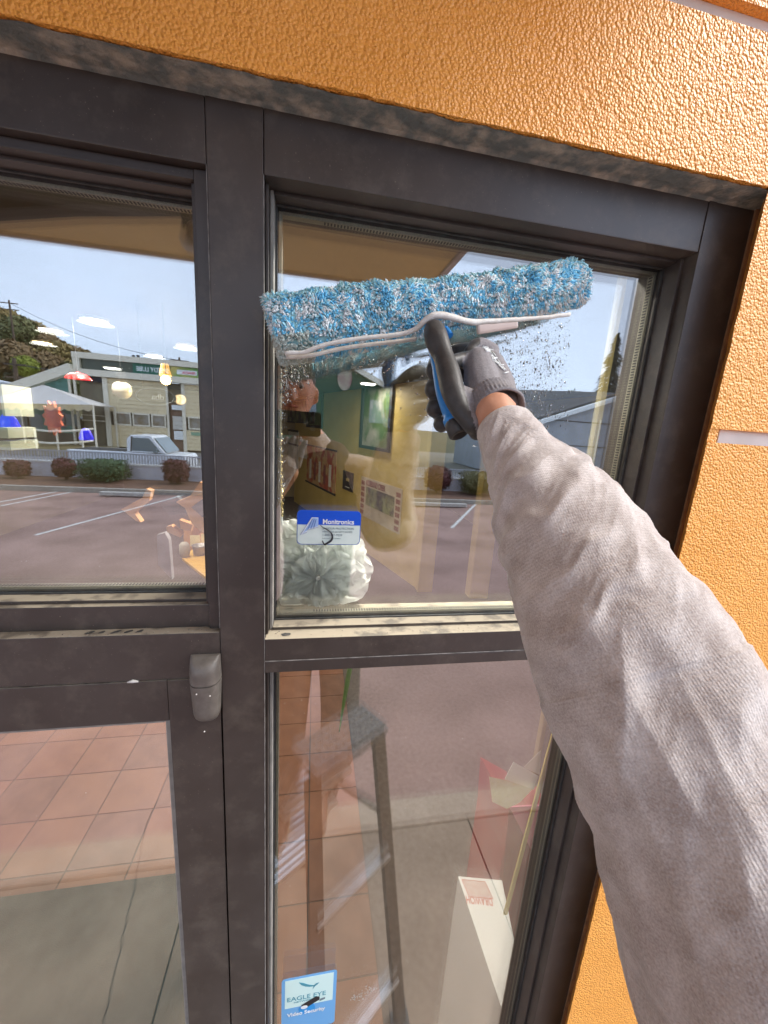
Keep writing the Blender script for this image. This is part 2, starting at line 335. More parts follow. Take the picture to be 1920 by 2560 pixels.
box('bottom_sill', (-.0664, .0006, .02), (.5524, D, .14), BRONZE, fr, BV)
# right upper light: stops, gaskets, spacers, panes
def light(x0, x1, z0, z1, left_stop=True, y=GL):
    g = .009
    # front glazing stop: two stepped beads on the left, thin rubber all round
    box('glazing_bead', (x0, .016, z0), (x0+.0035, y-.004, z1), BRONZE, fr, .0006)
    box('glazing_bead', (x0+.0042, .030, z0), (x0+.0085, y-.0005, z1), GREYGASKET, fr, .0006)
    box('glazing_bead', (x1-.005, .022, z0), (x1, y-.0005, z1), BRONZE2, fr, .0006)
    box('glazing_bead', (x0+.009, .028, z0), (x1-.0055, y-.0005, z0+.0045), BRONZE, fr, .0006)
    box('glazing_bead', (x0+.009, .030, z1-.004), (x1-.0055, y-.0005, z1), BRONZE2, fr, .0006)
    MB().box((x0+.0087, y-.004, z0+.0047), (x0+.011, y-.0003, z1-.0042)).box((x1-.0078, y-.004, z0+.0047), (x1-.0052, y-.0003, z1-.0042)).box((x0+.0112, y-.004, z0+.0047), (x1-.008, y-.0003, z0+.0065)).box((x0+.0112, y-.004, z1-.0063), (x1-.008, y-.0003, z1-.0042)).build('rubber_gasket', RUBBER, fr)
    box('glass_pane', (x0+.001, y, z0+.001), (x1-.001, y+.005, z1-.001), GLASS, fr)
    box('glass_pane', (x0+.001, y+.018, z0+.001), (x1-.001, y+.023, z1-.001), GLASS, fr)
    s = MB()
    a, b, c, d = x0+.0125, x1-.0095, z0+.0085, z1-.008
    s.box((a, y+.0055, c), (a+.004, y+.0175, d)).box((b-.004, y+.0055, c), (b, y+.0175, d)).box((a+.0042, y+.0055, c), (b-.0042, y+.0175, c+.004)).box((a+.0042, y+.0055, d-.004), (b-.0042, y+.0175, d))
    s.build('spacer_bar', SPACER, fr)
    # row of small perforations along the spacer
    h = MB()
    zz = c+.006
    while zz < d-.006:
        h.box((b-.0046, y+.008, zz), (b-.00405, y+.015, zz+.0022)); zz += .0046
    xx = a+.06
    while xx < b-.006:
        h.box((xx, y+.008, c+.00405), (xx+.0022, y+.015, c+.0046)); h.box((xx, y+.008, d-.0046), (xx+.0022, y+.015, d-.00405)); xx += .0046
    h.build('spacer_perforations', RUBBER, fr, kind='stuff')
    MB().box((a-.004, y+.0055, c-.005), (a-.0003, y+.0175, d+.005)).box((b+.0003, y+.0055, c-.005), (b+.004, y+.0175, d+.005)).box((a, y+.0055, c-.005), (b, y+.0175, c-.0003)).box((a, y+.0055, d+.0003), (b, y+.0175, d+.005)).build('edge_seal', RUBBER, fr)
light(-.0664, .5524, 2.2238, 2.8338)
light(-.0664, .5524, .141, 2.1655)
# left light: separate sash set back over the door header
box('sash_stile', (-.1478, .012, 2.2385), (-.1312, .10, 2.8335), BRONZE2, fr, .001)
box('sash_rail', (-1.159, .018, 2.2385), (-.1483, .10, 2.2745), BRONZE, fr, .001)
box('sash_rail', (-1.159, .014, 2.823), (-.1483, .10, 2.8335), BRONZE2, fr, .001)
light(-1.158, -.1484, 2.2750, 2.8228)

# ================================================================== DOOR
door = empty('glass_door', (-.6, 0, 0), label='glass entrance door with dark bronze rail and stile, left of the centre mullion', cat='door')
box('top_rail', (-1.155, .002, 2.0905), (-.2075, .05, 2.1605), BRONZE, door, .001)
box('stile', (-.207, .0015, .02), (-.1325, .05, 2.1605), BRONZE, door, .001)
box('stile', (-1.157, .0015, .02), (-1.085, .05, 2.0898), BRONZE, door, .001)
box('bottom_rail', (-1.0845, .002, .02), (-.2075, .05, .25), BRONZE, door, .001)
MB().box((-.2165, .010, .26), (-.2077, .024, 2.0900)).box((-1.084, .010, 2.081), (-.2170, .024, 2.0900)).build('glazing_bead', GREYGASKET, door, bevel=.0015)
MB().box((-.2180, .018, .26), (-.2168, .028, 2.0805)).box((-1.084, .018, 2.0785), (-.2184, .028, 2.0805)).build('rubber_gasket', RUBBER, door)
box('glass_pane', (-1.084, .030, .255), (-.2165, .036, 2.0835), GLASS, door)
box('glass_pane', (-1.084, .044, .255), (-.2165, .0485, 2.0835), GLASS, door)
# white blob of paint in the gap
MB().tube([at(318, 1706, -.0005), at(332, 1703, -.001), at(346, 1704, -.0005)], [.001, .0026, .001], 8).build('paint_blob', WHITE, door, smooth=True)
# pivot hinge cover
hg = empty('hinge_cover', (-.15, 0, 2.15), label='grey brown metal pivot hinge cover beside the centre mullion', cat='hinge cover')
def shield(name, z0, z1, w0, w1, d0, d1, rnd_top=0, rnd_bot=0):
    xc = -.1512; v = []; f = []; nz = 14; na = 24
    for i in range(nz+1):
        t = i/nz; z = z0+(z1-z0)*t; w_ = w0+(w1-w0)*t; dd = d0+(d1-d0)*t
        if rnd_top and t > 1-rnd_top: q = (t-1+rnd_top)/rnd_top; k = math.sqrt(max(0, 1-q*q*.93)); dd *= k
        if rnd_bot and t < rnd_bot: q = 1-t/rnd_bot; k = math.sqrt(max(0, 1-q*q*.96)); w_ *= .45+.55*k; dd *= k
        for j in range(na+1):
            a = math.pi*j/na
            c = math.cos(a); s = math.sin(a); e = .72
            v.append((xc+w_*abs(c)**e*(1 if c > 0 else -1), .0005-dd*abs(s)**.8, z))
    for i in range(nz):
        for j in range(na): a = i*(na+1)+j; f.append((a, a+1, a+na+2, a+na+1))
    f.append(tuple(range(na+1))); f.append(tuple(nz*(na+1)+j for j in range(na, -1, -1)))
    return mesh(name, v, f, mat('hinge_metal', (.125, .108, .093), (.17, .15, .13), .45, 70, bump=.15, bscale=600, bdist=.0005), hg, smooth=False)
u = shield('upper_cap', 2.1655, 2.203, .0218, .0208, .026, .027, rnd_top=.62); l = shield('lower_cap', 2.092, 2.1635, .0185, .0218, .019, .026, rnd_bot=.28)
for o in (u, l): o.data.shade_smooth(); o.data.set_sharp_from_angle(angle=R(35)) if hasattr(o.data, 'set_sharp_from_angle') else None
for px, py in ((491, 1736), (525, 1740), (511, 1829)):
    p = at(px, py, -.026 if py < 1800 else -.01); bm = bmesh.new(); bmesh.ops.create_icosphere(bm, subdivisions=2, radius=.0012, matrix=Matrix.Translation(p)); me = bpy.data.meshes.new('paint_speck'); bm.to_mesh(me); bm.free(); link('paint_speck', me, hg, WHITE)

# dark smudges on the dusty ledges
SM = mat('black_smudge', (.03, .03, .03), (.07, .065, .06), .8, 200)
def smudge(px0, py0, L, W, z, y0, ang, par, label=None):
    c = at(px0, py0, y0); v = []; n = 22
    for i in range(n):
        a = 2*math.pi*i/n; rr = 1+.35*noise.noise(Vector((math.cos(a)*2+px0, math.sin(a)*2, 0)))
        x = math.cos(a)*L*rr; y = math.sin(a)*W*rr; v.append((c.x+x*math.cos(ang)-y*math.sin(ang), c.y+x*math.sin(ang)+y*math.cos(ang), z))
    mesh('smudge', v, [tuple(range(n))], SM, par)
for px, L in ((225, .006), (255, .0045), (290, .007), (322, .006), (350, .0055)): smudge(px, 1588, L, .0028, 2.2385, .010, .7, fr)
smudge(715, 1585, .007, .0045, 2.2241, .013, .1, fr)

# ================================================================== STICKERS
def rrect(x0, x1, z0, z1, r, n=6):
    p = []
    for cx, cz, a0 in ((x1-r, z1-r, 0), (x0+r, z1-r, 90), (x0+r, z0+r, 180), (x1-r, z0+r, 270)):
        for i in range(n+1): a = R(a0+90*i/n); p.append((cx+r*math.cos(a), cz+r*math.sin(a)))
    return p
def plate(name, poly, y, m, parent, t=.0003): return MB().prism([(x, y, z) for x, z in poly], (0, t, 0)).build(name, m, parent)
BLUE = mat('sticker_blue', (.012, .09, .62), None, .3); PALE = mat('sticker_pale', (.60, .70, .66), (.66, .75, .71), .35, 60); DBLUE = mat('sticker_dark_blue', (.02, .10, .40), None, .35)
INK = mat('ink_black', (.015, .015, .02), None, .4); GREYINK = mat('ink_grey', (.16, .22, .25), None, .5); LBLUE = mat('sticker_light_blue', (.35, .50, .78), None, .4); SWHITE = mat('sticker_white', (.82, .85, .84), None, .4)
s1 = empty('alarm_sticker', (.027, .054, 2.36), label='blue and white alarm sticker on the glass above the paper flower', cat='sticker')
x0, x1, z0, z1 = -.0235, .0785, 2.3585, 2.4155; y = GL-.0006
plate('border', rrect(x0, x1, z0, z1, .0075), y, DBLUE, s1)
plate('backing', rrect(x0+.0012, x1-.0012, z0+.0012, z1-.001, .0068), y-.0004, PALE, s1)
zb = z1-.0235
pb = [p for p in rrect(x0+.0003, x1-.0003, z0, z1, .0072) if p[1] > zb]; pb = [(x1-.0003, zb)] + pb + [(x0+.0003, zb)]
plate('blue_band', pb, y-.0008, BLUE, s1)
text('brand_lettering', 'Monitronics', .0112, (x0+.0402, y-.0011, zb+.0018), SWHITE, s1, bold=True, depth=.0001, sx=.93)
text('lettering', '24 HOUR PROTECTION', .0052, (x0+.0402, y-.0007, zb-.0075), GREYINK, s1, depth=.0001, sx=.92)
text('lettering', 'MONITORED SECURITY SYSTEMS', .0034, (x0+.0402, y-.0007, zb-.0125), GREYINK, s1, depth=.0001, sx=.97)
text('lettering', '1-800-447-9239', .0050, (x0+.0402, y-.0007, zb-.0185), GREYINK, s1, depth=.0001)
text('lettering', 'Authorized   Representative', .0026, (x0+.0402, y-.0007, zb-.0232), GREYINK, s1, depth=.0001)
for k, (m_, ox, oz) in enumerate(((DBLUE, 0, 0), (SWHITE, .0009, 0), (LBLUE, .003, -.0006))):
    q = [(x0+.0225+ox*.6, z1-.0115+oz*1.2), (x0+.0335-ox*.1, z1-.0115+oz*1.2), (x0+.0335-ox*.1, z1-.0275+ox*.6), (x0+.0165+ox*.3, z1-.0325+ox*.7), (x0+.0155+ox*.3, z1-.0365+ox*1.2), (x0+.0055+ox*1.3, z1-.0405+ox*.8)]
    plate('emblem', q, y-.0011-.0003*k, m_, s1)
for k in range(3): plate('emblem_line', [(x0+.0235+.003*k, z1-.014), (x0+.0243+.003*k, z1-.014), (x0+.0178+.0045*k, z1-.031+.001*k), (x0+.0170+.0045*k, z1-.031+.001*k)], y-.0023, DBLUE, s1)
hk = [at(*p, y-.0018) for p in [(801, 1313), (808, 1319), (816, 1323), (826, 1330), (831, 1340), (829, 1350), (820, 1357), (811, 1361), (806, 1352)]]
hk = [Vector((p.x, y-.0014, p.z)) for p in catmull([tuple(p) for p in hk], 4) for p in [Vector(p)]]
MB().tube(hk, [.0004+.0013*min(1, i/len(hk)*1.6)*(1 if i < len(hk)*.85 else .45) for i in range(len(hk))], 6).build('black_chip_mark', INK, s1)
s2 = empty('camera_sticker', (.02, .054, 1.25), label='pale blue video security sticker low on the glass at the bottom edge', cat='sticker')
x0, x1, z0, z1 = -.039, .079, 1.215, 1.384
SKYB = mat('sticker_sky_blue', (.16, .42, .74), None, .35); MINT = mat('sticker_mint', (.66, .86, .80), None, .35); MID = mat('sticker_mid_blue', (.02, .30, .70), None, .35); TEAL = mat('ink_teal', (.06, .30, .38), None, .4)
plate('backing', rrect(x0, x1, z0, z1, .007), y, SKYB, s2)
zc_ = z0+.078
plate('mint_field', [(x0+.007, zc_), (x1-.007, zc_), (x1-.007, z1-.006), (x0+.007, z1-.006)], y-.0004, MINT, s2)
text('lettering', 'EAGLE EYE', .0185, (x0+.011, y-.0008, zc_+.021), TEAL, s2, depth=.0001, sx=.96)
text('lettering', 'NETWORKS', .0062, (x0+.026, y-.0008, zc_+.0135), TEAL, s2, depth=.0001, sx=1.4)
text('lettering', 'Video Security', .0150, (x0+.0125, y-.0008, z0+.052), SWHITE, s2, bold=True, depth=.0001, sx=.93)
wing = [(-.0, 0), (.006, -.010), (.014, -.016), (.023, -.0195), (.032, -.020), (.036, -.0185), (.030, -.0165), (.022, -.013), (.016, -.009), (.010, -.0045)]
plate('bird_wing', [(x0+.036+a, z1-.016+b) for a, b in wing][::-1], y-.0008, TEAL, s2)
plate('bird_head', [(x0+.068, z1-.034), (x0+.073, z1-.029), (x0+.080, z1-.028), (x0+.076, z1-.033), (x0+.071, z1-.037), (x0+.066, z1-.045)][::-1], y-.0008, TEAL, s2)
plate('pole_disc', [(x0+.055+.018*math.cos(R(a)), z0+.066+.016*math.sin(R(a))) for a in range(0, 360, 15)], y-.0006, MID, s2)
c_ = Vector((x0+.048, 0, zc_-.001)); dx = Vector((.030, 0, .020))
plate('camera_body', [(c_.x-.006, c_.z+.004), (c_.x+.004, c_.z-.007), (c_.x+.034, c_.z+.011), (c_.x+.034, c_.z+.020), (c_.x+.026, c_.z+.023)], y-.0012, INK, s2)
plate('camera_lens', [(c_.x+.001+.0075*math.cos(R(a)), c_.z-.003+.005*math.sin(R(a))) for a in range(0, 360, 20)], y-.0015, SWHITE, s2)
plate('camera_mount', [(c_.x+.034, c_.z+.006), (c_.x+.046, c_.z+.010), (c_.x+.046, c_.z+.015), (c_.x+.036, c_.z+.013)], y-.0012, GREYINK, s2)

# ================================================================== INTERIOR
INX0, INX1, INY = -6.0, 4.6, 13.0
CARPET = mat('grey_carpet', (.105, .082, .070), (.15, .122, .108), .95, 30, 6, bump=.5, bscale=400, bdist=.003)
fl = box('floor', (INX0, .12, -.1), (INX1, INY, 0), CARPET, kind='structure')
TILES = [mat('quarry_tile_a', (.24, .088, .040), (.30, .12, .058), .5, 7, 6, bump=.3, bscale=30, bdist=.002), mat('quarry_tile_b', (.18, .075, .040), (.24, .105, .058), .5, 9, 6, bump=.3, bscale=30, bdist=.002), mat('quarry_tile_c', (.31, .13, .062), (.24, .10, .05), .5, 6, 6, bump=.3, bscale=30, bdist=.002)]
tx = [.03+.335*k for k in range(-8, 4)]; ty = [.13] + [.40+.3265*k for k in range(0, 10)]
tme = {}
for i in range(len(tx)-1):
    for j in range(len(ty)-1):
        if tx[i] > .36: continue
        wx, wy = tx[i+1]-tx[i]-.007, ty[j+1]-ty[j]-.007; mi = random.choice([0, 0, 1, 2]); key = (round(wx, 3), round(wy, 3), mi)
        if key not in tme:
            b_ = MB().box((0, 0, 0), (wx, wy, .0095)); o = b_.build('tile', TILES[mi], bevel=.0015); tme[key] = o.data; bpy.data.objects.remove(o)
        o = bpy.data.objects.new('tile', tme[key]); COL.objects.link(o); o.parent = fl; o.location = (tx[i]+.0035, ty[j]+.0035, .0012)
MB().box((tx[0], .13, .0004), (.365, ty[-1], .006)).build('grout', mat('grout', (.06, .045, .035)), fl)
box('entry_mat', (-2.4, .2, .011), (-.31, 1.285, .022), mat('entry_mat_grey', (.05, .068, .062), (.075, .095, .085), .95, 14, 6, bump=.6, bscale=240, bdist=.004), bevel=.003, label='dark grey green entrance mat lying on the tiles behind the door', cat='mat')
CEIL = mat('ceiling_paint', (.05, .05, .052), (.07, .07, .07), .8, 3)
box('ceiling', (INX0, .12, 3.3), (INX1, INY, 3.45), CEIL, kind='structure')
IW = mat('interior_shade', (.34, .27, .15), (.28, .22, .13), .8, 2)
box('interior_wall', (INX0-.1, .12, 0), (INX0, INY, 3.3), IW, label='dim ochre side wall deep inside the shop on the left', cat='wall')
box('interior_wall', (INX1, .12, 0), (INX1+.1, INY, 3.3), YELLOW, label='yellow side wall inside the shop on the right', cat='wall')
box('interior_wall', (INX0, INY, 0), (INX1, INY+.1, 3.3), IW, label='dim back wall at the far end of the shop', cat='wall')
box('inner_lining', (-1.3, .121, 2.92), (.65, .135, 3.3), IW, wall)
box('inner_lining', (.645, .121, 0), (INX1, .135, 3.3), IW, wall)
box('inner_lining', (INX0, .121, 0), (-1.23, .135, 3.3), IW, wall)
box('roof_cap', (-6.1, .119, 4.2), (6.1, INY+.2, 4.4), mat('roof_grey', (.2, .2, .2)), wall)
box('outer_side', (-6.2, .119, 0), (-6.12, INY+.2, 4.2), ORANGE, wall); box('outer_side', (5.9, .119, 0), (6.0, INY+.2, 4.2), ORANGE, wall)
# oblique yellow partition that carries the posters
wd = Vector((-.3135, .9496, 0)); wn = Vector((-.9496, -.3135, 0)); P0 = Vector((1.72, 5.18, 0))
pw = MB().hexa([P0-wd*.02, P0+wd*7.4, P0+wd*7.4-wn*.12, P0-wd*.02-wn*.12, P0-wd*.02+Vector((0, 0, 3.3)), P0+wd*7.4+Vector((0, 0, 3.3)), P0+wd*7.4-wn*.12+Vector((0, 0, 3.3)), P0-wd*.02-wn*.12+Vector((0, 0, 3.3))]).build('poster_wall', YELLOW, label='yellow painted partition wall hung with posters inside the shop', cat='wall')
def onwall(px, py, off=.0):
    d = ray(px, py); n = np.array(wn); p = np.array(P0) + n*off; t = (p-CAM).dot(n)/d.dot(n); return Vector(CAM+d*t)
def wallquad(px0, py0, px1, py1, off):   # upright rectangle on the partition from its top-left and bottom-right pixel
    a = onwall(px0, py0, off); c = onwall(px1, py0, off); c.z = onwall(px0, py1, off).z; return a, c
def poster(name, px0, py0, px1, py1, m, frame=None, label='', cat='poster', group='posters and notices on the yellow wall', t=.03):
    a, c = wallquad(px0, py0, px1, py1, .002); e = empty(name, (a.x, a.y, c.z), label=label, cat=cat, group=group)
    def rect(u0, u1, v0, v1, o0, o1):
        q = lambda u, v, o: Vector((a.x+(c.x-a.x)*u, a.y+(c.y-a.y)*u, a.z+(c.z-a.z)*v)) + wn*o
        return [q(u0, v1, o0), q(u1, v1, o0), q(u1, v1, o1), q(u0, v1, o1), q(u0, v0, o0), q(u1, v0, o0), q(u1, v0, o1), q(u0, v0, o1)]
    MB().hexa(rect(0, 1, 0, 1, 0, .012 if not frame else .018)).build('sheet' if not frame else 'picture', m, e)
    if frame:
        b = MB(); k = .05
        for q in ((0, 1, 0, k), (0, 1, 1-k, 1), (0, k*1.3, k, 1-k), (1-k*1.3, 1, k, 1-k)): b.hexa(rect(*q, .0185, t+.02))
        b.build('picture_frame', frame, e)
    return e, rect
BLK = mat('black_paint', (.025, .025, .03), None, .5); PAPER = mat('white_paper', (.62, .60, .54), (.56, .54, .48), .8, 8)
GREENP = mat('green_print', (.05, .13, .07), (.16, .20, .08), .5, 3, 4); REDP = mat('red_print', (.36, .06, .03), (.45, .28, .12), .6, 4.5, 4, lo=.45, hi=.55)
DARKP = mat('dark_photo_print', (.05, .045, .06), (.26, .28, .14), .5, 3.5, 5, lo=.42, hi=.6); FIELD = mat('field_photo', (.07, .11, .035), (.30, .28, .24), .5, 2.2, 5, lo=.45, hi=.62); MAROON = mat('maroon_ink', (.20, .05, .05), None, .6)
poster('framed_picture', 700, 1005, 790, 1054, DARKP, BLK, 'dark framed group photograph above the paper notices, left side', 'picture')
poster('framed_picture', 772, 930, 812, 1068, GREENP, BLK, 'tall green framed picture between the dark photograph and the field picture', 'picture')
poster('framed_picture', 910, 965, 988, 1120, FIELD, BLK, 'large framed green field picture right of the green one', 'picture')
e, rc = poster('notice', 722, 1076, 747, 1106, PAPER, None, 'upper white paper notice with black clip, beside the red poster', 'notice'); MB().hexa(rc(0, 1, -.1, .06, .013, .03)).build('clip', BLK, e)
e, rc = poster('notice', 722, 1108, 747, 1164, PAPER, None, 'long lower white paper notice with black clip, under the smaller one', 'notice'); MB().hexa(rc(0, 1, -.04, .04, .013, .03)).build('clip', BLK, e)
poster('notice', 749, 1098, 769, 1142, PAPER, None, 'plain white notice right of the two clipped ones', 'notice')
e, rc = poster('event_poster', 769, 1112, 843, 1202, REDP, None, 'red and orange event poster hung on black rods', 'poster')
MB().hexa(rc(-.02, 1.02, -.03, .01, .012, .04)).build('rod', BLK, e); MB().hexa(rc(-.02, 1.02, .99, 1.03, .012, .04)).build('rod', BLK, e)
for k in range(5): MB().hexa(rc(.12+.17*k, .19+.17*k, .35+.05*(k % 2), .88, .0125, .016)).build('printed_bar', MAROON if k % 2 else PAPER, e)
e, rc = poster('plaque', 859, 1175, 885, 1222, BLK, None, 'small black plaque with a gold emblem, right of the red poster', 'plaque')
MB().hexa(rc(.35, .65, .35, .5, .0125, .016)).build('emblem', mat('dull_gold', (.45, .35, .16)), e); MB().hexa(rc(.3, .7, .8, .84, .0125, .016)).build('text_line', PAPER, e)
e, rc = poster('schedule_poster', 905, 1190, 1010, 1287, mat('poster_cream', (.50, .42, .32), (.44, .36, .28), .7, 5), None, 'big maroon and cream poster with a team photograph, nearest on the yellow wall', 'poster')
MB().hexa(rc(.16, .86, .22, .68, .0125, .018)).build('team_photo', DARKP, e)
a, c = wallquad(905, 1190, 1010, 1287, .02)
ang = math.atan2(-wd.y, -wd.x)
text('lettering', 'ROSEBUND CREEK', .155, Vector((a.x+(c.x-a.x)*.13, a.y+(c.y-a.y)*.13, a.z+(c.z-a.z)*.19))+wn*.0, MAROON, e, rot=(R(90), 0, ang), depth=.002, bold=True, sx=.62)
for u in (.02, .89):
    for v_ in (.1, .25, .4, .55, .7, .85): MB().hexa(rc(u, u+.09, v_, v_+.1, .0125, .018)).build('advert_box', BLK if (v_*20) % 2 > 1 else MAROON, e)
# yellow floor posts further in
for i, (px, w_) in enumerate(((1062, .24), (1196, .30))):
    b = flo(px, 1480 if i == 0 else 1496); box('yellow_post', (b.x-w_/2, b.y, 0), (b.x+w_/2, b.y+.2, 3.3), YELLOW, label=['yellow square post at the end of the poster wall', 'yellow square post right of the doorway gap, near the arm'][i], cat='post', group='yellow posts inside the shop')
b = at(1508, 1000, 1.0); box('yellow_trim', (b.x-.012, 1.0, 0), (b.x+.012, 1.03, 3.3), mat('olive_trim', (.24, .20, .08), (.28, .23, .10), .6, 5), label='thin yellow upright trim near the right edge of the upper pane', cat='trim')
# ceiling lights (lit)
DISC = mat('lit_disc', (.9, .9, .88), None, .5, emit=(1, .96, .90), estr=6)
wdl = mat('lit_disc_warm', (.9, .8, .6), None, .5, emit=(1, .78, .45), estr=5)
disc_pos = [(235, 795, 'ceiling disc light nearest the door glass, largest oval'), (125, 820, 'ceiling disc light over the hill, second from the left'), (105, 852, 'warm ceiling disc light lowest over the hill'), (465, 862, 'ceiling disc light beside the centre mullion'), (385, 885, 'thin ceiling disc light above the sign')]
for i, (px, py, lb) in enumerate(disc_pos):
    p = flo(px, py, 3.3); e = empty('ceiling_light', (p.x, p.y, 3.3), label=lb, cat='ceiling light', group='round ceiling lights inside the shop')
    MB().tube([p+Vector((0, 0, -.02)), p+Vector((0, 0, -.0005))], .105, 32).build('trim_ring', WHITE, e)
    MB().tube([p+Vector((0, 0, -.026)), p+Vector((0, 0, -.0205))], .088, 32).build('diffuser', wdl if i == 2 else DISC, e)
    ld = bpy.data.lights.new('lamp_glow', 'AREA'); ld.shape = 'DISK'; ld.size = .26; ld.energy = 18; ld.color = (1, .94, .84); lo_ = bpy.data.objects.new('lamp_glow', ld); COL.objects.link(lo_); lo_.location = (0, 0, -.04); lo_.parent = e
for i, (x, y_) in enumerate(((.45, .55), (.9, 6.4), (-3.6, 7.5), (-3.4, 1.4))):
    e = empty('ceiling_light', (x, y_, 3.3), label='round ceiling light deeper in the shop', cat='ceiling light', group='round ceiling lights inside the shop')
    e['label'] = ['round ceiling light over the red box on the right', 'round ceiling light before the poster wall', 'round ceiling light deep in the shop on the left', 'round ceiling light just inside above the tiles'][i]
    ekw = 34 if i == 0 else 18  # first lamp is added, hidden by the header, to brighten flower and boxes
    MB().tube([(x, y_, 3.28), (x, y_, 3.2995)], .155, 24).build('trim_ring', WHITE, e); MB().tube([(x, y_, 3.274), (x, y_, 3.2795)], .13, 24).build('diffuser', DISC, e)
    ld = bpy.data.lights.new('lamp_glow', 'AREA'); ld.shape = 'DISK'; ld.size = .26; ld.energy = ekw; ld.color = (1, .94, .84); lo_ = bpy.data.objects.new('lamp_glow', ld); COL.objects.link(lo_); lo_.location = (0, 0, -.04); lo_.parent = e

# pendant lamps and hanging things seen through the left pane
def lathe(prof, c, seg=24):
    v = []; f = []; n = len(prof)
    for r_, z in prof:
        for k in range(seg): a = 2*math.pi*k/seg; v.append((c[0]+r_*math.cos(a), c[1]+r_*math.sin(a), c[2]+z))
    for i in range(n-1):
        for k in range(seg): a = i*seg+k; b = i*seg+(k+1) % seg; f.append((a, b, b+seg, a+seg))
    return v, f
def pendant(px, py, Y, rad, mshade, label, prof, cap=None, mcap=None):
    c = at(px, py, Y); e = empty('pendant_lamp', c, label=label, cat='pendant lamp', group='pendant lamps in the left part of the shop')
    v, f = lathe([(a*rad, b*rad) for a, b in prof], c); mesh('lamp_shade', v, f, mshade, e, smooth=True)
    MB().tube([c+Vector((0, 0, rad*prof[-1][1])), Vector((c.x, c.y, 3.3))], .0022, 6).build('cord', BLK, e)
    if 'bulb' in label: pl = bpy.data.lights.new('bulb_glow', 'POINT'); pl.energy = 14; pl.color = (1, .72, .36); pl.shadow_soft_size = .05; po = bpy.data.objects.new('bulb_glow', pl); COL.objects.link(po); po.parent = e; po.location = (0, .35, -.15)
    if cap: MB().tube([c+Vector((0, 0, rad*prof[-1][1])), c+Vector((0, 0, rad*prof[-1][1]+cap))], [.05, .03], 16).build('lamp_cap', mcap, e)
globe = [(math.sin(R(a)), -math.cos(R(a))) for a in range(10, 171, 10)]
pendant(305, 975, 3.6, .082, mat('smoked_glass_globe', (.45, .43, .36), (.62, .60, .52), .2, 6), 'round glass globe pendant with silver cap before the beige garage', globe, .09, mat('chrome', (.8, .8, .8), None, .15, metal=1))
pendant(195, 943, 3.4, .10, mat('red_shade', (.75, .03, .03), None, .35, emit=(1, .05, .05), estr=.5), 'red dome pendant lamp beside the white gable trim', [(1.0, -.18), (.97, -.12), (.8, .12), (.5, .3), (.15, .36), (.1, .45)])
pendant(414, 950, 3.4, .040, mat('lit_bulb', (1, .8, .4), None, .3, emit=(1, .62, .22), estr=22), 'glowing warm bulb pendant below the green sign', globe, .10, mat('amber', (.8, .45, .1), None, .4, emit=(1, .5, .1), estr=.8))
# neon style oval sign hanging in the window, seen from behind
c = at(388, 992, 2.6); e = empty('oval_window_sign', c, label='dark oval outline sign hanging before the beige garage wall', cat='sign')
MB().tube([c+Vector((.13*math.cos(R(a)), 0, .058*math.sin(R(a)))) for a in range(0, 361, 12)], .005, 8).build('oval_tube', mat('grey_tube', (.2, .2, .2), None, .4), e, smooth=True)
text('lettering', 'dba', .06, c+Vector((.06, 0, -.02)), SWHITE, e, depth=.004, mirror=True)
for dxx in (-.08, .08): MB().tube([c+Vector((dxx, 0, .045)), Vector((c.x+dxx, c.y, 3.3))], .002, 5).build('hanging_wire', BLK, e)
# orange spiky hanging decoration, blue bells, white machine at left edge
c = at(130, 1045, 3.2); c2 = c.copy(); vz = MB(); n = 22
pts = []
for i in range(n): a = 2*math.pi*i/n; rr = (1 if i % 2 else .72); pts.append(c+Vector((.075*rr*math.sin(a), 0, .145*rr*math.cos(a))))
MB().prism(pts, (0, .03, 0)).build('spiky_banner', mat('orange_paper', (.75, .16, .03), (.62, .10, .03), .6, 20), bevel=.002, label='orange spiky paper decoration hanging before the white awning', cat='decoration')
for i, (px, py, s_) in enumerate(((215, 1086, .05), (22, 1058, .075))):
    c = at(px, py, 3.0); v, f = lathe([(0.001, -.9*s_), (.95*s_, -.9*s_), (1.0*s_, -.6*s_), (.7*s_, .4*s_), (.4*s_, .9*s_), (0.001, s_)], c, 20)
    mesh('blue_bell', v, f, mat('vivid_blue', (.01, .01, .8), None, .4, emit=(.02, .01, 1), estr=.5), smooth=True, label=['small vivid blue bell shape hanging near the garage wall', 'larger vivid blue bell shape hanging at the left edge of the picture'][i], cat='decoration', group='blue hanging bells')  # bells are no lamps; a faint blue glow is put into their material
e = empty('white_shelf_unit', at(20, 1100, 2.8), label='pale white display unit at the very left edge behind the pane', cat='display unit')
for (a_, b_, c_, d_) in ((-4, 960, 14, 1040), (-4, 1068, 22, 1096), (-4, 1102, 28, 1126)):
    p, q = at(a_, b_, 2.8), at(c_, d_, 2.8); box('panel', (p.x, 2.8, q.z), (q.x, 3.1, p.z), mat('pale_plastic', (.70, .74, .60), (.6, .66, .5), .4, 5), e)
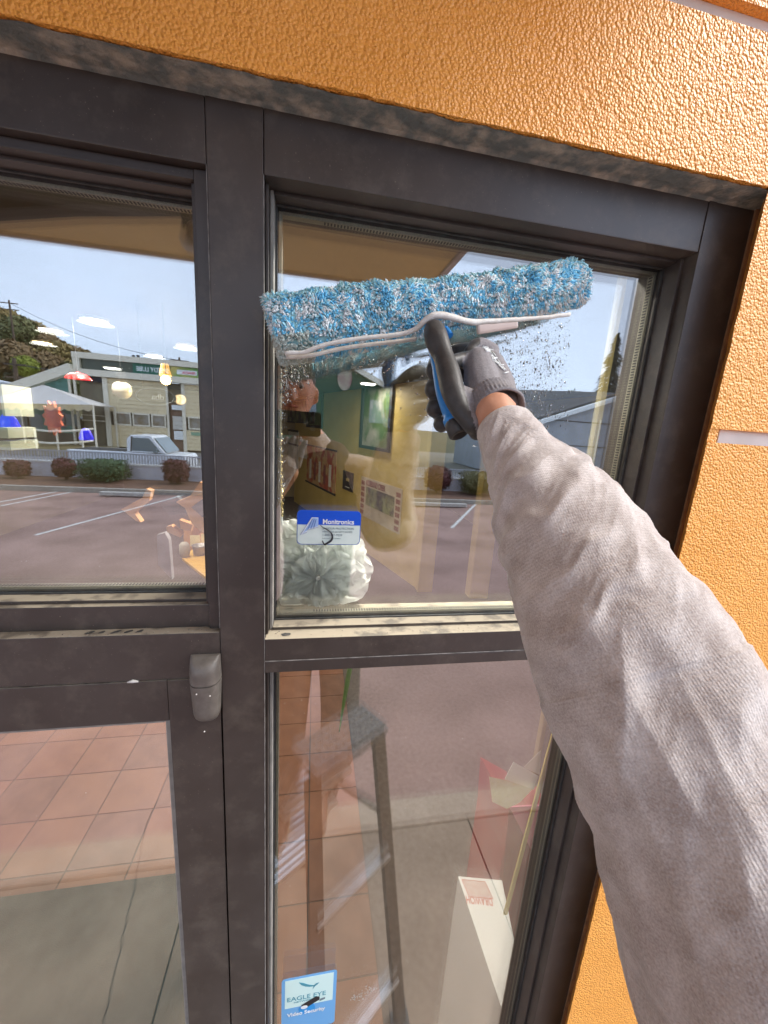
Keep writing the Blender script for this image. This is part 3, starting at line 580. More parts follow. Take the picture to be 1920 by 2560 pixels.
# table with pot, cards, tan leather seat, folded paper arrows and chairs
WOOD = mat('honey_wood_top', (.62, .34, .07), (.72, .44, .12), .22, 5, 4, stretch=(1, 6, 1)); TAN = mat('tan_leather', (.46, .21, .07), (.55, .27, .10), .45, 8, 4, bump=.2, bscale=30)
tz = .76; tb = empty('shop_table', (-1.2, 4.4, 0), label='honey coloured wooden table top shining beside the centre mullion', cat='table')
tp = [flo(455, 1395, tz), flo(512, 1440, tz), flo(560, 1428, tz), flo(600, 1370, tz), flo(520, 1340, tz)]
MB().prism([tuple(p) for p in tp], (0, 0, -.035)).build('table_top', WOOD, tb, bevel=.004)
ctr = sum((Vector(p) for p in tp), Vector())/5
MB().tube([(ctr.x, ctr.y, .03), (ctr.x, ctr.y, tz-.036)], .04, 12).build('pedestal', BLK, tb); MB().tube([(ctr.x, ctr.y, .0), (ctr.x, ctr.y, .03)], .25, 20).build('base', BLK, tb)
pp = flo(500, 1386, tz); v, f = lathe([(.001, 0), (.075, 0), (.082, .02), (.09, .11), (.098, .13), (.088, .131), (.08, .10), (.001, .08)], pp+Vector((0, 0, .001)), 24)
mesh('tin_pot', v, f, mat('galvanised_tin', (.20, .19, .18), (.30, .28, .26), .4, 12, metal=.5), smooth=True, label='grey tin pot standing on the honey coloured table', cat='pot')
for i, (px, py) in enumerate(((484, 1350), (512, 1346))):
    q = flo(px, py+22, tz+.0); box('price_card', (q.x-.07, q.y+.10, tz+.001), (q.x+.06, q.y+.108, tz+.16), mat('cream_card', (.72, .64, .36), (.66, .56, .30), .6, 9), label=['cream card on the left behind the tin pot', 'cream card on the right behind the tin pot'][i], cat='card', group='cream cards standing on the table')
v, f = lathe([(.001, 0), (.05, 0), (.065, .06), (.06, .16), (.04, .19), (.001, .2)], flo(462, 1392, tz)+Vector((0, 0, .001)), 18)
mesh('paper_bag', v, f, mat('grey_bag', (.42, .40, .33), (.34, .32, .27), .7, 10), smooth=True, label='rounded grey bag on the corner of the honey coloured table', cat='bag')
c = flo(530, 1300, .95); st = empty('tan_armchair', (c.x, c.y+.9, 0), label='tan leather armchair behind the table, partly hidden by the mullion', cat='armchair')
box('seat', (c.x-.45, c.y+.5, .25), (c.x+.6, c.y+1.3, .48), TAN, st, .05); box('backrest', (c.x-.45, c.y+1.15, .49), (c.x+.6, c.y+1.4, 1.05), TAN, st, .06); box('armrest', (c.x-.6, c.y+.5, .25), (c.x-.455, c.y+1.4, .72), TAN, st, .04); box('base', (c.x-.4, c.y+.6, 0), (c.x+.5, c.y+1.3, .245), BLK, st)
KR = mat('kraft_card', (.60, .28, .11), (.68, .36, .16), .6, 5); DK = mat('slate_print', (.07, .09, .10), (.14, .15, .16), .5, 4)
def chevron(pxs, Y, m, label, t=.02, name='card_arrow'):
    pts = [at(a, b, Y) for a, b in pxs]; return MB().prism([tuple(p) for p in pts], (0, t, 0)).build(name, m, label=label, cat='card', group='cut card shapes on the window ledge')
chevron([(303, 1273), (356, 1244), (366, 1222), (378, 1228), (372, 1252), (336, 1283), (352, 1306), (340, 1302)], .42, KR, 'tan card arrow pointing left above the ladder shade')
chevron([(440, 1255), (475, 1240), (500, 1205), (520, 1212), (520, 1240), (478, 1268), (520, 1300), (520, 1345), (480, 1310), (462, 1270)], .45, KR, 'large tan card arrow crossing toward the centre mullion')
chevron([(400, 1262), (440, 1240), (464, 1262), (464, 1282), (420, 1288)], .50, DK, 'dark slate card behind the two tan arrows')
chevron([(478, 1268), (520, 1238), (521, 1296), (505, 1292)], .44, DK, 'dark wedge card between the arms of the large arrow')
chevron([(448, 1300), (482, 1312), (476, 1330), (452, 1322)], .52, KR, 'small tan strip under the slate card'); chevron([(415, 1318), (428, 1314), (455, 1336), (450, 1344), (418, 1330)], .52, KR, 'lowest tan strip under the slate card')
chevron([(392, 1338), (412, 1332), (422, 1350), (430, 1450), (396, 1412)], .6, mat('grey_print', (.35, .33, .34), (.24, .23, .24), .6, 9), 'pale grey printed sheet leaning below the tan strips', name='printed_sheet')
# carton, red box, papers at the lower right
CART = mat('white_carton', (.86, .86, .84), (.80, .80, .78), .6, 2); cz = .9
k = [flo(1145, 2190, cz), flo(1255, 2200, cz), flo(1330, 2560, cz), flo(1262, 2545, cz)]
bx = empty('white_carton', (.68, .4, 0), label='tall white carton with red stamp standing inside the lower right pane', cat='carton')
MB().prism([tuple(p) for p in k], (0, 0, -cz+.001)).build('carton_body', [CART], bx, bevel=.002)
a, b = k[0], k[1]; ux = (b-a).normalized(); vy = Vector((ux.y, -ux.x, 0))
st = [a+ux*.012+vy*.012, a+ux*.10+vy*.012, a+ux*.10+vy*.065+ux*.018, a+ux*.012+vy*.065+ux*.018]
REDI = mat('red_ink', (.62, .16, .13), None, .6); PINKI = mat('stamp_pink', (.66, .48, .44), (.70, .58, .54), .6, 60)
mesh('stamp_field', [p+Vector((0, 0, .001)) for p in st], [(0, 3, 2, 1)], PINKI, bx)
an = math.atan2(ux.y, ux.x)
text('lettering', 'DRAWOH', .034, st[2]+ux*(-.004)+vy*(-.002)+Vector((0, 0, .0014)), REDI, bx, rot=(0, 0, an+math.pi), depth=.0001, bold=True, sx=.62)
for q in range(4):
    p, r_ = st[q]+Vector((0, 0, .002)), st[(q+1) % 4]+Vector((0, 0, .002)); MB().bar(p, r_, .0015, .0006).build('stamp_line', REDI, bx)
# blue handwriting loop on the near side of the carton
lp = [flo(1205+26*math.sin(t_*1.0)+t_*7, 2525+32*math.cos(t_*1.7), cz) for t_ in np.linspace(0, 7, 50)]
lp = [Vector((q.x, q.y, cz+.001)) for q in lp]
pr = at(1290, 2030, .62)
rb = empty('red_box', (1.0, .7, 0), label='red open box with pink lid corner beside the white carton', cat='box')
MB().prism([tuple(at(*p, .62)) for p in ((1272, 2022), (1345, 2060), (1318, 2250), (1268, 2260), (1252, 2240))], (0, .28, -.02)).build('box_side', mat('red_card', (.42, .04, .03), (.34, .03, .03), .5, 3), rb)
MB().prism([tuple(at(*p, .60)) for p in ((1274, 2018), (1356, 2014), (1333, 2136))], (0, .006, 0)).build('pink_flap', mat('pink_card', (.92, .28, .42), (.90, .24, .38), .5, 3), rb)
MB().box((pr.x-.02, .63, 0), (pr.x+.3, .9, .80)).build('box_body', mat('red_card', (.42, .045, .03)), rb)
for i, (q, m_, lb) in enumerate(((((1224, 1942), (1262, 1950), (1332, 1972), (1300, 2006), (1268, 2022), (1232, 2004)), mat('yellow_note', (.80, .74, .40), (.86, .82, .55), .7, 40), 'yellowish printed paper lying over the red box'), (((1284, 1905), (1346, 1940), (1334, 1974), (1262, 1948)), SWHITE, 'white folded paper above the yellowish one'), (((1310, 1918), (1352, 1876), (1349, 1936)), PAPER, 'corner of a white paper touching the frame'))):
    MB().prism([tuple(at(*p, .58+.012*i)) for p in q], (0, .003, -.004)).build('paper_sheet', m_, label=lb, cat='paper', group='papers heaped beside the red box')
MB().bar(at(1396, 1790, .16), at(1263, 2285, .10), .010, .004).build('yellow_rule', mat('yellow_wood', (.55, .42, .12), (.6, .47, .16), .5, 9), label='thin yellow rule leaning inside the right edge of the lower pane', cat='ruler')
# green plant blade seen above the ladder
g_ = [at(848, 1830, .5), at(856, 1780, .5), at(866, 1720, .48), at(880, 1640, .45)]
MB().tube(catmull([tuple(p) for p in g_], 5), [.001+.006*min(1, i/10) for i in range(16)], 6).build('plant_leaf', mat('leaf_green', (.10, .26, .03), (.16, .34, .05), .5, 30), smooth=True, label='single long green leaf crossing the top of the lower pane', cat='plant')

# ================================================================== PAPER FLOWER AND TINSEL inside the upper pane
TIS = bpy.data.materials.new('tissue_paper'); TIS.use_nodes = True
_b = TIS.node_tree.nodes['Principled BSDF']; _b.inputs['Base Color'].default_value = (.90, .93, .90, 1); _b.inputs['Roughness'].default_value = .9
_no = N(TIS.node_tree, 'ShaderNodeTexNoise'); _no.inputs['Scale'].default_value = 70; _bp = N(TIS.node_tree, 'ShaderNodeBump'); _bp.inputs['Strength'].default_value = .35; _bp.inputs['Distance'].default_value = .004
_tr = N(TIS.node_tree, 'ShaderNodeBsdfTranslucent'); _tr.inputs[0].default_value = (.92, .94, .90, 1); _mx = N(TIS.node_tree, 'ShaderNodeMixShader'); _mx.inputs[0].default_value = .55
TIS.node_tree.links.new(_b.outputs[0], _mx.inputs[1]); TIS.node_tree.links.new(_tr.outputs[0], _mx.inputs[2]); TIS.node_tree.links.new(_mx.outputs[0], TIS.node_tree.nodes['Material Output'].inputs[0])
TIS.node_tree.links.new(_no.outputs[0], _bp.inputs['Height']); TIS.node_tree.links.new(_bp.outputs[0], _b.inputs['Normal'])
fc = at(795, 1442, .092); yb = GL+.026
fw = empty('paper_flower', fc, label='white crumpled tissue paper flower pressed against the inside of the glass', cat='paper flower')
def petal(ang, ln, wid, lay, seed):
    nu, nv = 22, 13; v = []; f = []
    for i in range(nu+1):
        t = i/nu; hw = wid*(math.sin(min(1, t*1.15)*math.pi*.55)**.8)*(1-.42*max(0, t-.78)/.22)+.0012
        for j in range(nv+1):
            s_ = (j/nv-.5)*2
            n1 = noise.noise(Vector((t*3+seed, s_*2.2, seed*1.7))); n2 = noise.noise(Vector((t*2.2, s_*7+seed, 4.0)))
            rr = ln*t*(1-.10*s_*s_*t) + .006*n1*t
            lat = s_*hw + .003*n2*t
            dy = .0085*abs(math.sin(s_*4.4+seed+t*1.2))*(1-.35*t) + .012*n1*t + .008*n2 + lay*.006
            x = math.cos(ang)*rr - math.sin(ang)*lat; z = math.sin(ang)*rr + math.cos(ang)*lat
            v.append((fc.x+x, yb + max(.0006+.0001*lay, .006+dy), fc.z+z))
    for i in range(nu):
        for j in range(nv): a = i*(nv+1)+j; f.append((a, a+1, a+nv+2, a+nv+1))
    mesh('petal', v, f, TIS, fw, smooth=True)
k = 0
for lay, (cnt, l0) in enumerate(((11, .062), (13, .084), (15, .104))):
    for i in range(cnt):
        a = 2*math.pi*(i+.5*lay)/cnt + random.uniform(-.3, .3); lx = (l0+random.uniform(-.016, .010))
        lx = min(lx, .100 if math.cos(a) > 0 else .070/max(.45, abs(math.cos(a))), (.058 if math.sin(a) < 0 else .100)/max(.4, abs(math.sin(a))))
        petal(a, lx, random.uniform(.018, .036)+.005*lay, lay*2+random.random(), k*1.37); k += 1
MB().tube([(fc.x, yb+.004, fc.z), (fc.x, yb+.016, fc.z)], .004, 10).build('tie', WHITE, fw)
ch = empty('tinsel_string', at(700, 1000, .09), label='gold beaded string hanging down to the white paper flower', cat='string')
GOLD = mat('gold_bead', (.75, .52, .16), (.9, .8, .5), .3, 300, metal=.8)
p0, p1 = at(697, 950, .086), at(705, 1290, .086); nb = 64; bme = None
for i in range(nb):
    t = i/(nb-1); p = p0.lerp(p1, t) + Vector((.0012*math.sin(i*1.9), .0, 0))
    if bme is None:
        bm = bmesh.new(); bmesh.ops.create_icosphere(bm, subdivisions=1, radius=.0021, matrix=Matrix.Diagonal((1, 1, 1.35, 1))); bme = bpy.data.meshes.new('bead'); bm.to_mesh(bme); bm.free(); bme.materials.append(GOLD)
    o = bpy.data.objects.new('bead', bme); COL.objects.link(o); o.parent = ch; o.location = p-ch.location; o.rotation_euler = (i, i*2, 0)
MB().tube([p0, p1], .0009, 5).build('thread', GOLD, ch)
MB().tube([at(703, 1292, .086), at(704, 1312, .086)], .0026, 8).build('end_bead', SWHITE, ch)

# ================================================================== CANOPY OVER THE ENTRANCE
SOF = mat('tan_soffit', (.74, .63, .33), (.78, .67, .37), .7, 1.5)
cn = empty('entrance_canopy', (-2, -1, 3.4), label='tan canopy soffit over the entrance, seen mirrored at the top of the panes', cat='canopy')
box('soffit', (-6, -1.86, 3.40), (.66, -.044, 3.44), SOF, cn); box('fascia', (-6, -1.89, 3.385), (.69, -1.862, 3.75), mat('fascia_white', (.62, .64, .68), None, .5), cn); box('fascia', (.662, -1.861, 3.385), (.69, -.044, 3.75), mat('fascia_white', (.6, .6, .6)), cn)
box('roof_deck', (-6, -1.861, 3.74), (.661, -.044, 3.78), mat('roof_grey', (.2, .2, .2)), cn)
lb = empty('arched_light_bar', (-.9, -.45, 3.2), label='black arched bar with a flood lamp hung under the canopy, mirrored at the top left', cat='light bar')
ar = [rf(x, y_, -.45) for x, y_ in [(-900, 670), (-500, 605), (-200, 572), (0, 553), (200, 541), (465, 541)]]
top = [Vector((p.x, p.y, 3.398)) for p in ar]
MB().prism([tuple(p) for p in ar] + [tuple(p) for p in top[::-1]], (0, .05, 0)).build('arched_panel', BLK, lb)
a, b = rf(467, 500, -.45), rf(500, 598, -.45); box('lamp_arm', (a.x, -.45, b.z), (b.x+.02, -.40, 3.398), BLK, lb)
c = rf(489, 606, -.43); v, f = lathe([(.001, -.012), (.032, -.012), (.036, .0), (.030, .035), (.018, .05), (.001, .05)], c, 20); mesh('lamp_head', v, f, mat('lamp_white', (.7, .7, .66), (.4, .4, .38), .4, 300), lb, smooth=True)

# ================================================================== ACROSS THE CAR PARK (all of it seen only by reflection)
# low pale wall with railing
FY = -15.55
pwall = empty('low_boundary_wall', (-5, FY, 0), label='long low pale rendered wall behind the shrubs, mirrored across the panes', cat='wall')
RENDER = mat('pale_render', (.56, .56, .60), (.48, .48, .53), .8, 2, 6)
box('wall_body', (-26, FY-.12, -.1), (12.5, FY+.12, .52), RENDER, pwall); box('coping', (-26, FY-.15, .5205), (12.5, FY+.15, .58), mat('pale_coping', (.62, .61, .58)), pwall)
fe = empty('railing', (-5, FY, .6), label='pale vertical bar railing along the top of the low wall', cat='railing')
RAILM = mat('pale_metal', (.34, .35, .39), None, .5)
box('rail', (-26, FY-.02, .93), (12.5, FY+.02, .97), RAILM, fe); bm_ = MB(); x = -25.9
while x < 12.4: bm_.box((x, FY-.008, .581), (x+.05, FY+.008, .9295)); x += .10
bm_.build('railing_bars', RAILM, fe, kind='stuff')
def leafball(name, c, rx, ry, rzz, n, m, leaf=.05, squash=1.0, parent=None, boxy=0, **k):
    """crown of small leaf faces filling a rounded volume"""
    V = []; Fc = []
    P = rng.normal(size=(n, 3)); P /= np.linalg.norm(P, axis=1)[:, None]
    if boxy: P = P*(1-boxy) + boxy*P/np.abs(P).max(1)[:, None]
    if boxy or boxy == .1: pass
    rad = rng.uniform(.55, 1.0, n)**.5
    for i in range(n):
        p = P[i]*rad[i]; nn = 1+.16*noise.noise(Vector(P[i]*2.3)+Vector(c)*.37)
        q = np.array(c)+p*np.array((rx, ry, rzz))*nn
        d = rng.normal(size=3); d /= np.linalg.norm(d); e_ = np.cross(d, P[i]+.01); e_ /= np.linalg.norm(e_)+1e-6
        s_ = leaf*rng.uniform(.6, 1.3); b0 = len(V)
        V += [q-d*s_, q+e_*s_*.45, q+d*s_, q-e_*s_*.45]; Fc.append((b0, b0+1, b0+2, b0+3))
    return mesh(name, V, Fc, m, parent, **k)
LRED = mat('barberry_leaf', (.075, .018, .022), (.13, .035, .035), .6, 6); LGRN = mat('box_leaf', (.03, .075, .028), (.06, .12, .04), .6, 6); LOLV = mat('olive_leaf', (.10, .095, .03), (.16, .14, .05), .6, 3)
BARK = mat('bark', (.09, .065, .045), (.14, .10, .075), .9, 12)
def shrub(x, y_, rx, h, m, label, boxy=0, n=2600):
    e = empty('shrub', (x, y_, 0), label=label, cat='shrub', group='clipped shrubs before the low wall')
    leafball('foliage', (x, y_, h*.52+.06), rx, rx*.8, h*.5, n, m, leaf=.055, parent=e, boxy=boxy)
    v, f = lathe([(.001, -1), (.6, -.9), (.95, -.5), (1, 0), (.93, .5), (.62, .88), (.001, 1)], (0, 0, 0), 14); bx2 = 1+.22*boxy
    mesh('inner_foliage', [(x+a*rx*.80*bx2, y_+b2*rx*.62, h*.52+.06+c*h*.42) for a, b2, c in v], f, m, e)
    b = MB()
    for k in range(5): b.bar((x+random.uniform(-.04, .04), y_+random.uniform(-.04, .04), -.02), (x+random.uniform(-.3, .3)*rx, y_+random.uniform(-.3, .3)*rx, h*.55), .03)
    b.build('stem', BARK, e)
def shr(px0, px1, pyt, m, label, boxy=0, Y=-14.75):
    a, b = rf(px0, pyt, Y), rf(px1, pyt, Y); shrub((a.x+b.x)/2, Y, (b.x-a.x)/2, a.z, m, label, boxy)
shr(12, 68, 1154, LRED, 'dark red shrub mirrored at the far left', .5)
shr(128, 186, 1148, LRED, 'round dark red shrub left of the green block hedge', .1)
shr(198, 312, 1150, LGRN, 'wide dark green block hedge mirrored in the left pane', .8)
shr(408, 470, 1152, LRED, 'dark red shrub mirrored next to the centre mullion', .6)
shr(1062, 1132, 1166, LRED, 'round dark red shrub mirrored beside the sleeve', .1)
shr(1158, 1235, 1182, LOLV, 'olive green square shrub partly hidden by the sleeve', .8)
# white pickup
TY = -17.6
WP = mat('white_car_paint', (.74, .77, .80), None, .25, spec=.6); CG = mat('car_glass', (.13, .18, .20), None, .08, spec=.9); TYR = mat('tyre', (.03, .03, .03), None, .8); HUB = mat('hub_steel', (.45, .45, .46), None, .35, metal=.8)  # car glass: pale bluish base colour stands in for reflected sky
q0, q1 = rf(197, 1120, TY), rf(482, 1150, TY); L_ = q1.x-q0.x; tx0 = q0.x
tr = empty('pickup_truck', ((q0.x+q1.x)/2, TY, -.11), label='white single cab pickup truck mirrored behind the low wall', cat='pickup')
gz = -.11
def sp(u, z): return (tx0+L_*u, TY+.85, gz+z)
b = MB().prism([sp(0, .45), sp(0, 1.02), sp(.47, 1.02), sp(.97, .98), sp(.995, .85), sp(1, .45), sp(.9, .38), sp(.1, .38)], (0, -1.7, 0)); b.build('body', WP, tr, bevel=.03)
roof = 1.72
MB().prism([sp(.49, 1.021), sp(.495, 1.55), sp(.53, roof), sp(.70, roof), sp(.82, 1.021)], (0, -1.7, 0)).build('cab', WP, tr, bevel=.03)
for sgn in (0, 1):
    yo = .012 if sgn == 0 else -1.712
    MB().prism([(p[0], p[1]+yo, p[2]) for p in (sp(.535, 1.09), sp(.545, 1.62), sp(.685, 1.62), sp(.775, 1.09))], (0, -.006, 0)).build('side_window', CG, tr)
    MB().prism([(p[0], p[1]+yo*1.02, p[2]) for p in (sp(.522, 1.06), sp(.531, 1.06), sp(.548, 1.66), sp(.535, 1.66))], (0, -.008, 0)).build('window_trim', TYR, tr)
    for u in (.2, .8):
        c = Vector(sp(u, .33)); c.y = TY+(.78 if sgn == 0 else -.78)
        MB().tube([c+Vector((0, -.11, 0)), c+Vector((0, .11, 0))], .33, 28).build('wheel', TYR, tr); MB().tube([c+Vector((0, -.12, 0)), c+Vector((0, .12, 0))], .18, 20).build('rim', HUB, tr)
    c = Vector(sp(.74, 1.12)); box('wing_mirror', (c.x-.07, TY+(.88 if sgn == 0 else -1.02), c.z-.08), (c.x+.07, TY+(1.02 if sgn == 0 else -.88), c.z+.10), CG, tr, .02)
    MB().box(sp(.63, .95)[:1]+(TY+(.855 if sgn == 0 else -.865), gz+.93), sp(.66, .95)[:1]+(TY+(.865 if sgn == 0 else -.855), gz+.96)).build('door_handle', TYR, tr)
MB().hexa([(*sp(.712, 0)[:1], TY+.78, gz+1.66), (*sp(.712, 0)[:1], TY-.78, gz+1.66), (*sp(.705, 0)[:1], TY-.78, gz+1.66), (*sp(.705, 0)[:1], TY+.78, gz+1.66), (*sp(.712, 0)[:1], TY+.78, gz+1.67), (*sp(.712, 0)[:1], TY-.78, gz+1.67), (*sp(.705, 0)[:1], TY-.78, gz+1.67), (*sp(.705, 0)[:1], TY+.78, gz+1.67)])
MB().prism([sp(.715, 1.64), sp(.722, 1.64), sp(.818, 1.07), sp(.808, 1.07)], (0, -1.56, 0)).build('windscreen', CG, tr).location = (.03, -.07, 0)
MB().box((tx0+.06, TY-.7, gz+1.0), (tx0+L_*.46, TY+.7, gz+1.023)).build('bed_opening', TYR, tr)
MB().box((tx0-.03, TY+.60, gz+.7), (tx0, TY+.8, gz+.9)).build('tail_light', mat('tail_red', (.5, .02, .02)), tr)
box('bumper', (tx0-.12, TY-.8, gz+.4), (tx0-.002, TY+.8, gz+.55), HUB, tr)
# garage / lube shop
GY = -26.0
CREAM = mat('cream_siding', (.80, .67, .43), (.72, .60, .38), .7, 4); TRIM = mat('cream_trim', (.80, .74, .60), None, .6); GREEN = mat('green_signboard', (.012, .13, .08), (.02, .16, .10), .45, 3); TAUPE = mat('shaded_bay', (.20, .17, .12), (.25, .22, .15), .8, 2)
gb = empty('garage_building', (-8, GY, 0), label='cream clapboard garage with green sign band mirrored in the left pane', cat='building')
def gbox(name, a, b, m, y0=0., y1=.15, par=gb, **k):
    p, q = rf(*a, GY), rf(*b, GY); return box(name, (p.x, GY+y0, q.z), (q.x, GY+y1, p.z), m, par, **k)
zt = 5.70; zb1 = 5.38; zb2 = 4.78; zb3 = 4.42
x0g = rf(185, 900, GY).x; x1g = -5.4
box('top_fascia', (x0g, GY-.2, zb1), (x1g, GY+.25, zt), TRIM, gb); box('lower_fascia', (x0g, GY-.2, zb3), (x1g, GY+.28, zb2), TRIM, gb)
box('clerestory_band', (x0g+.02, GY-.3, zb2), (x1g, GY+.02, zb1), mat('dark_green_glass', (.03, .05, .04), (.10, .11, .07), .15, .6), gb)
box('post', (x0g, GY+.021, zb2+.001), (x0g+.35, GY+.20, zb1-.001), TRIM, gb)
sg = rf(333, 905, GY).x; sg2 = rf(428, 915, GY).x; sg3 = rf(498, 925, GY).x
box('sign_board', (sg, GY+.03, zb2+.01), (sg2-.03, GY+.14, zb1-.02), GREEN, gb); box('sign_board', (sg2, GY+.03, zb2+.01), (sg3, GY+.14, zb1-.02), mat('green_yellow_sign', (.10, .30, .06), (.60, .52, .16), .5, 1.2, 2), gb); box('sign_board', (sg3+.03, GY+.03, zb2+.01), (sg3+.7, GY+.14, zb1-.02), mat('cream_red_sign', (.7, .62, .5), (.6, .2, .15), .5, 2), gb)
# lettering faces +y, towards the shop: rotated half a turn about z, so it runs toward -x
def gtext(s, size, xr, z, m, y_=GY+.145, par=gb, sx=1): return text('lettering', s, size, (xr, y_, z), m, par, rot=(R(90), 0, R(180)), depth=.01, bold=True, sx=sx)
gtext('SPEEDY LUBE', .36, sg2-.1, zb2+.16, SWHITE, sx=.86); gtext('PENNZOIL', .20, sg3-.2, zb2+.2, mat('pink_red', (.75, .12, .18)), sx=.8)
box('sign_patch', (sg3-1.25, GY+.1405, zb2+.15), (sg3-.1, GY+.1445, zb2+.42), SWHITE, gb)
# siding blocks
def boards(xa, xb, za, zb_, y_=GY, pitch=.24, m=CREAM, par=gb, name='siding_board'):
    z = za; me = None
    while z < zb_-.01:
        h = min(pitch, zb_-z)
        if me is None or h < pitch-.001:
            b = MB().hexa([(xa, y_-.03, 0), (xb, y_-.03, 0), (xb, y_+.035, 0), (xa, y_+.035, 0), (xa, y_-.03, h-.004), (xb, y_-.03, h-.004), (xb, y_+.006, h-.004), (xa, y_+.006, h-.004)]); o = b.build(name, m, par); o.location.z = z; me = o.data
        else:
            o = bpy.data.objects.new(name, me); COL.objects.link(o); o.parent = par; o.matrix_parent_inverse = Matrix.Translation(-par.location); o.location.z = z
        z += pitch
xA, xB, xC, xD = [rf(p, 1000, GY).x for p in (273, 415, 463, 540)]
zl, zu = rf(350, 1062, GY).z, rf(350, 1037, GY).z
boards(xA, xB, .35, zl-.1); boards(xA, xB, zu+.1, zb3-.02)
boards(xC, x1g, .35, zl-.15); boards(xC, x1g, zu+.05, zb3-.02)
for a_, b_ in ((284, 327), (331, 374), (378, 414), (470, 540)):
    p, q = rf(a_, 1037, GY).x, rf(b_, 1037, GY).x; wf = MB().box((p, GY-.02, zl-.1), (q, GY+.05, zl)).box((p, GY-.02, zu), (q, GY+.05, zu+.1)).box((p, GY-.02, zl+.001), (p+.07, GY+.05, zu-.001)).box((q-.07, GY-.02, zl+.001), (q, GY+.05, zu-.001)).build('window', TRIM, gb)
    box('pane', (p+.07, GY-.01, zl), (q-.07, GY+.01, zu), mat('tan_window', (.22, .17, .10), (.34, .32, .28), .15, 2.5), wf)
box('corner_board', (xA-.28, GY-.03, .2), (xA-.005, GY+.07, zb3-.02), TRIM, gb); box('corner_board', (xB+.005, GY-.03, .2), (xB+.12, GY+.06, zb3-.02), TRIM, gb); box('corner_board', (xC-.2, GY-.03, .2), (xC-.005, GY+.06, zb3-.02), TRIM, gb)
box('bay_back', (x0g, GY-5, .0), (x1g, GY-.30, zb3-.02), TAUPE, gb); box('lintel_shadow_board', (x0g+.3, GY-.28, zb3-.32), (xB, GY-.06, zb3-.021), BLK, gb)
box('bay_back', (xB+.13, GY-.5, .0), (xC-.21, GY-.2, 3.2), mat('brown_door', (.20, .12, .08), (.24, .15, .10)), gb)
gbox('notice_board', (428, 1012), (458, 1026), SWHITE, -.1, -.05); gbox('white_poster', (430, 1040), (456, 1075), PAPER, -.1, -.06); gbox('white_poster', (434, 1077), (460, 1100), SWHITE, -.08, -.03); gbox('bay_rail', (205, 1036), (276, 1042), TRIM, -.1, .1); gbox('bay_rail', (207, 1049), (276, 1055), TRIM, -.1, .1)
box('plinth', (x0g, GY-.1, -.11), (x1g, GY+.06, .2), mat('grey_plinth', (.3, .28, .25)), gb); gbox('green_plate', (478, 1080), (506, 1090), mat('green_plate', (.25, .42, .28)), .04, .07)
for px in (333, 345): p = rf(px, 890, GY-2); MB().tube([(p.x, GY-2, zt-.3), (p.x, GY-2, p.z+.05)], .09, 10).build('vent_pipe', BLK, gb)
box('roof', (x0g, GY-6, zt-.45), (x1g, GY-.201, zt-.35), mat('roof_grey', (.2, .2, .2)), gb)
# green gabled wing with porch awning
gw = empty('green_gabled_wing', (-17, GY, 0), label='green clapboard gabled wing left of the garage, mirrored', cat='building')
TEAL2 = mat('teal_siding', (.10, .25, .21), (.13, .29, .25), .7, 4)
pk = rf(190, 924, GY); lf = rf(-90, 1020, GY); xr_ = x0g-.02
n_ = 12
for i in range(n_):
    z = 1.0+.30*i; t = (z+.3-lf.z)/(pk.z-lf.z); xl = lf.x+(xr_-lf.x)*max(0, t) if z+.3 > lf.z else lf.x
    if xl > xr_-.3: break
    MB().hexa([(xl, GY-.03, z), (xr_-.42, GY-.03, z), (xr_-.42, GY+.05, z), (xl, GY+.05, z), (xl, GY-.03, z+.295), (xr_-.42, GY-.03, z+.295), (xr_-.42, GY+.01, z+.295), (xl, GY+.01, z+.295)]).build('siding_board', TEAL2, gw)
MB().bar((lf.x-.5, GY+.2, lf.z-.15), (xr_, GY+.2, pk.z+.05), .55, .5, up=(0, 0, 1)).build('rake_board', TRIM, gw)
for xx in (xr_-.4, xr_-.12): box('corner_board', (xx, GY-.03, .2), (xx+.12, GY+.08, zb3), TRIM, gw)
box('wing_body', (lf.x, GY-6, -.1), (xr_, GY-.031, 1.9), mat('dark_porch', (.07, .06, .05), (.13, .11, .09), .6, 1.5), gw)
aw = empty('tent_awning', (-17, GY+2.5, 2.5), label='off white peaked awning with scalloped edge over the porch, mirrored at the left', cat='awning')
AWY = GY+2.2
ap = rf(107, 962, AWY); el = rf(-60, 1006, AWY+1); er = rf(230, 1012, AWY+1); bl = Vector((el.x, AWY-2, el.z)); br = Vector((er.x-.3, AWY-2, er.z)); AWM = mat('awning_canvas', (.66, .63, .60), (.60, .57, .54), .8, 2)
mesh('canopy_cloth', [el, er, br, bl, Vector((ap.x, AWY, ap.z)), el-Vector((0, 0, .03)), er-Vector((0, 0, .03)), br-Vector((0, 0, .03)), bl-Vector((0, 0, .03))], [(0, 1, 4), (1, 2, 4), (2, 3, 4), (3, 0, 4), (5, 8, 7, 6), (0, 5, 6, 1), (1, 6, 7, 2), (2, 7, 8, 3), (3, 8, 5, 0)], AWM, aw)
v = []; f = []; nn = 90
for i in range(nn+1):
    p = el.lerp(er, i/nn); s_ = abs(math.sin(i/nn*math.pi*12)); v += [(p.x, p.y+.01, p.z-.002), (p.x, p.y+.01, p.z-.22-.12*s_), (p.x, p.y+.03, p.z-.002), (p.x, p.y+.03, p.z-.22-.12*s_)]
for i in range(nn): a = i*4; f += [(a, a+1, a+5, a+4), (a+2, a+6, a+7, a+3), (a+1, a+3, a+7, a+5)]
mesh('scalloped_valance', v, f, mat('valance_cream', (.58, .48, .36), (.62, .50, .25), .8, .8), aw)
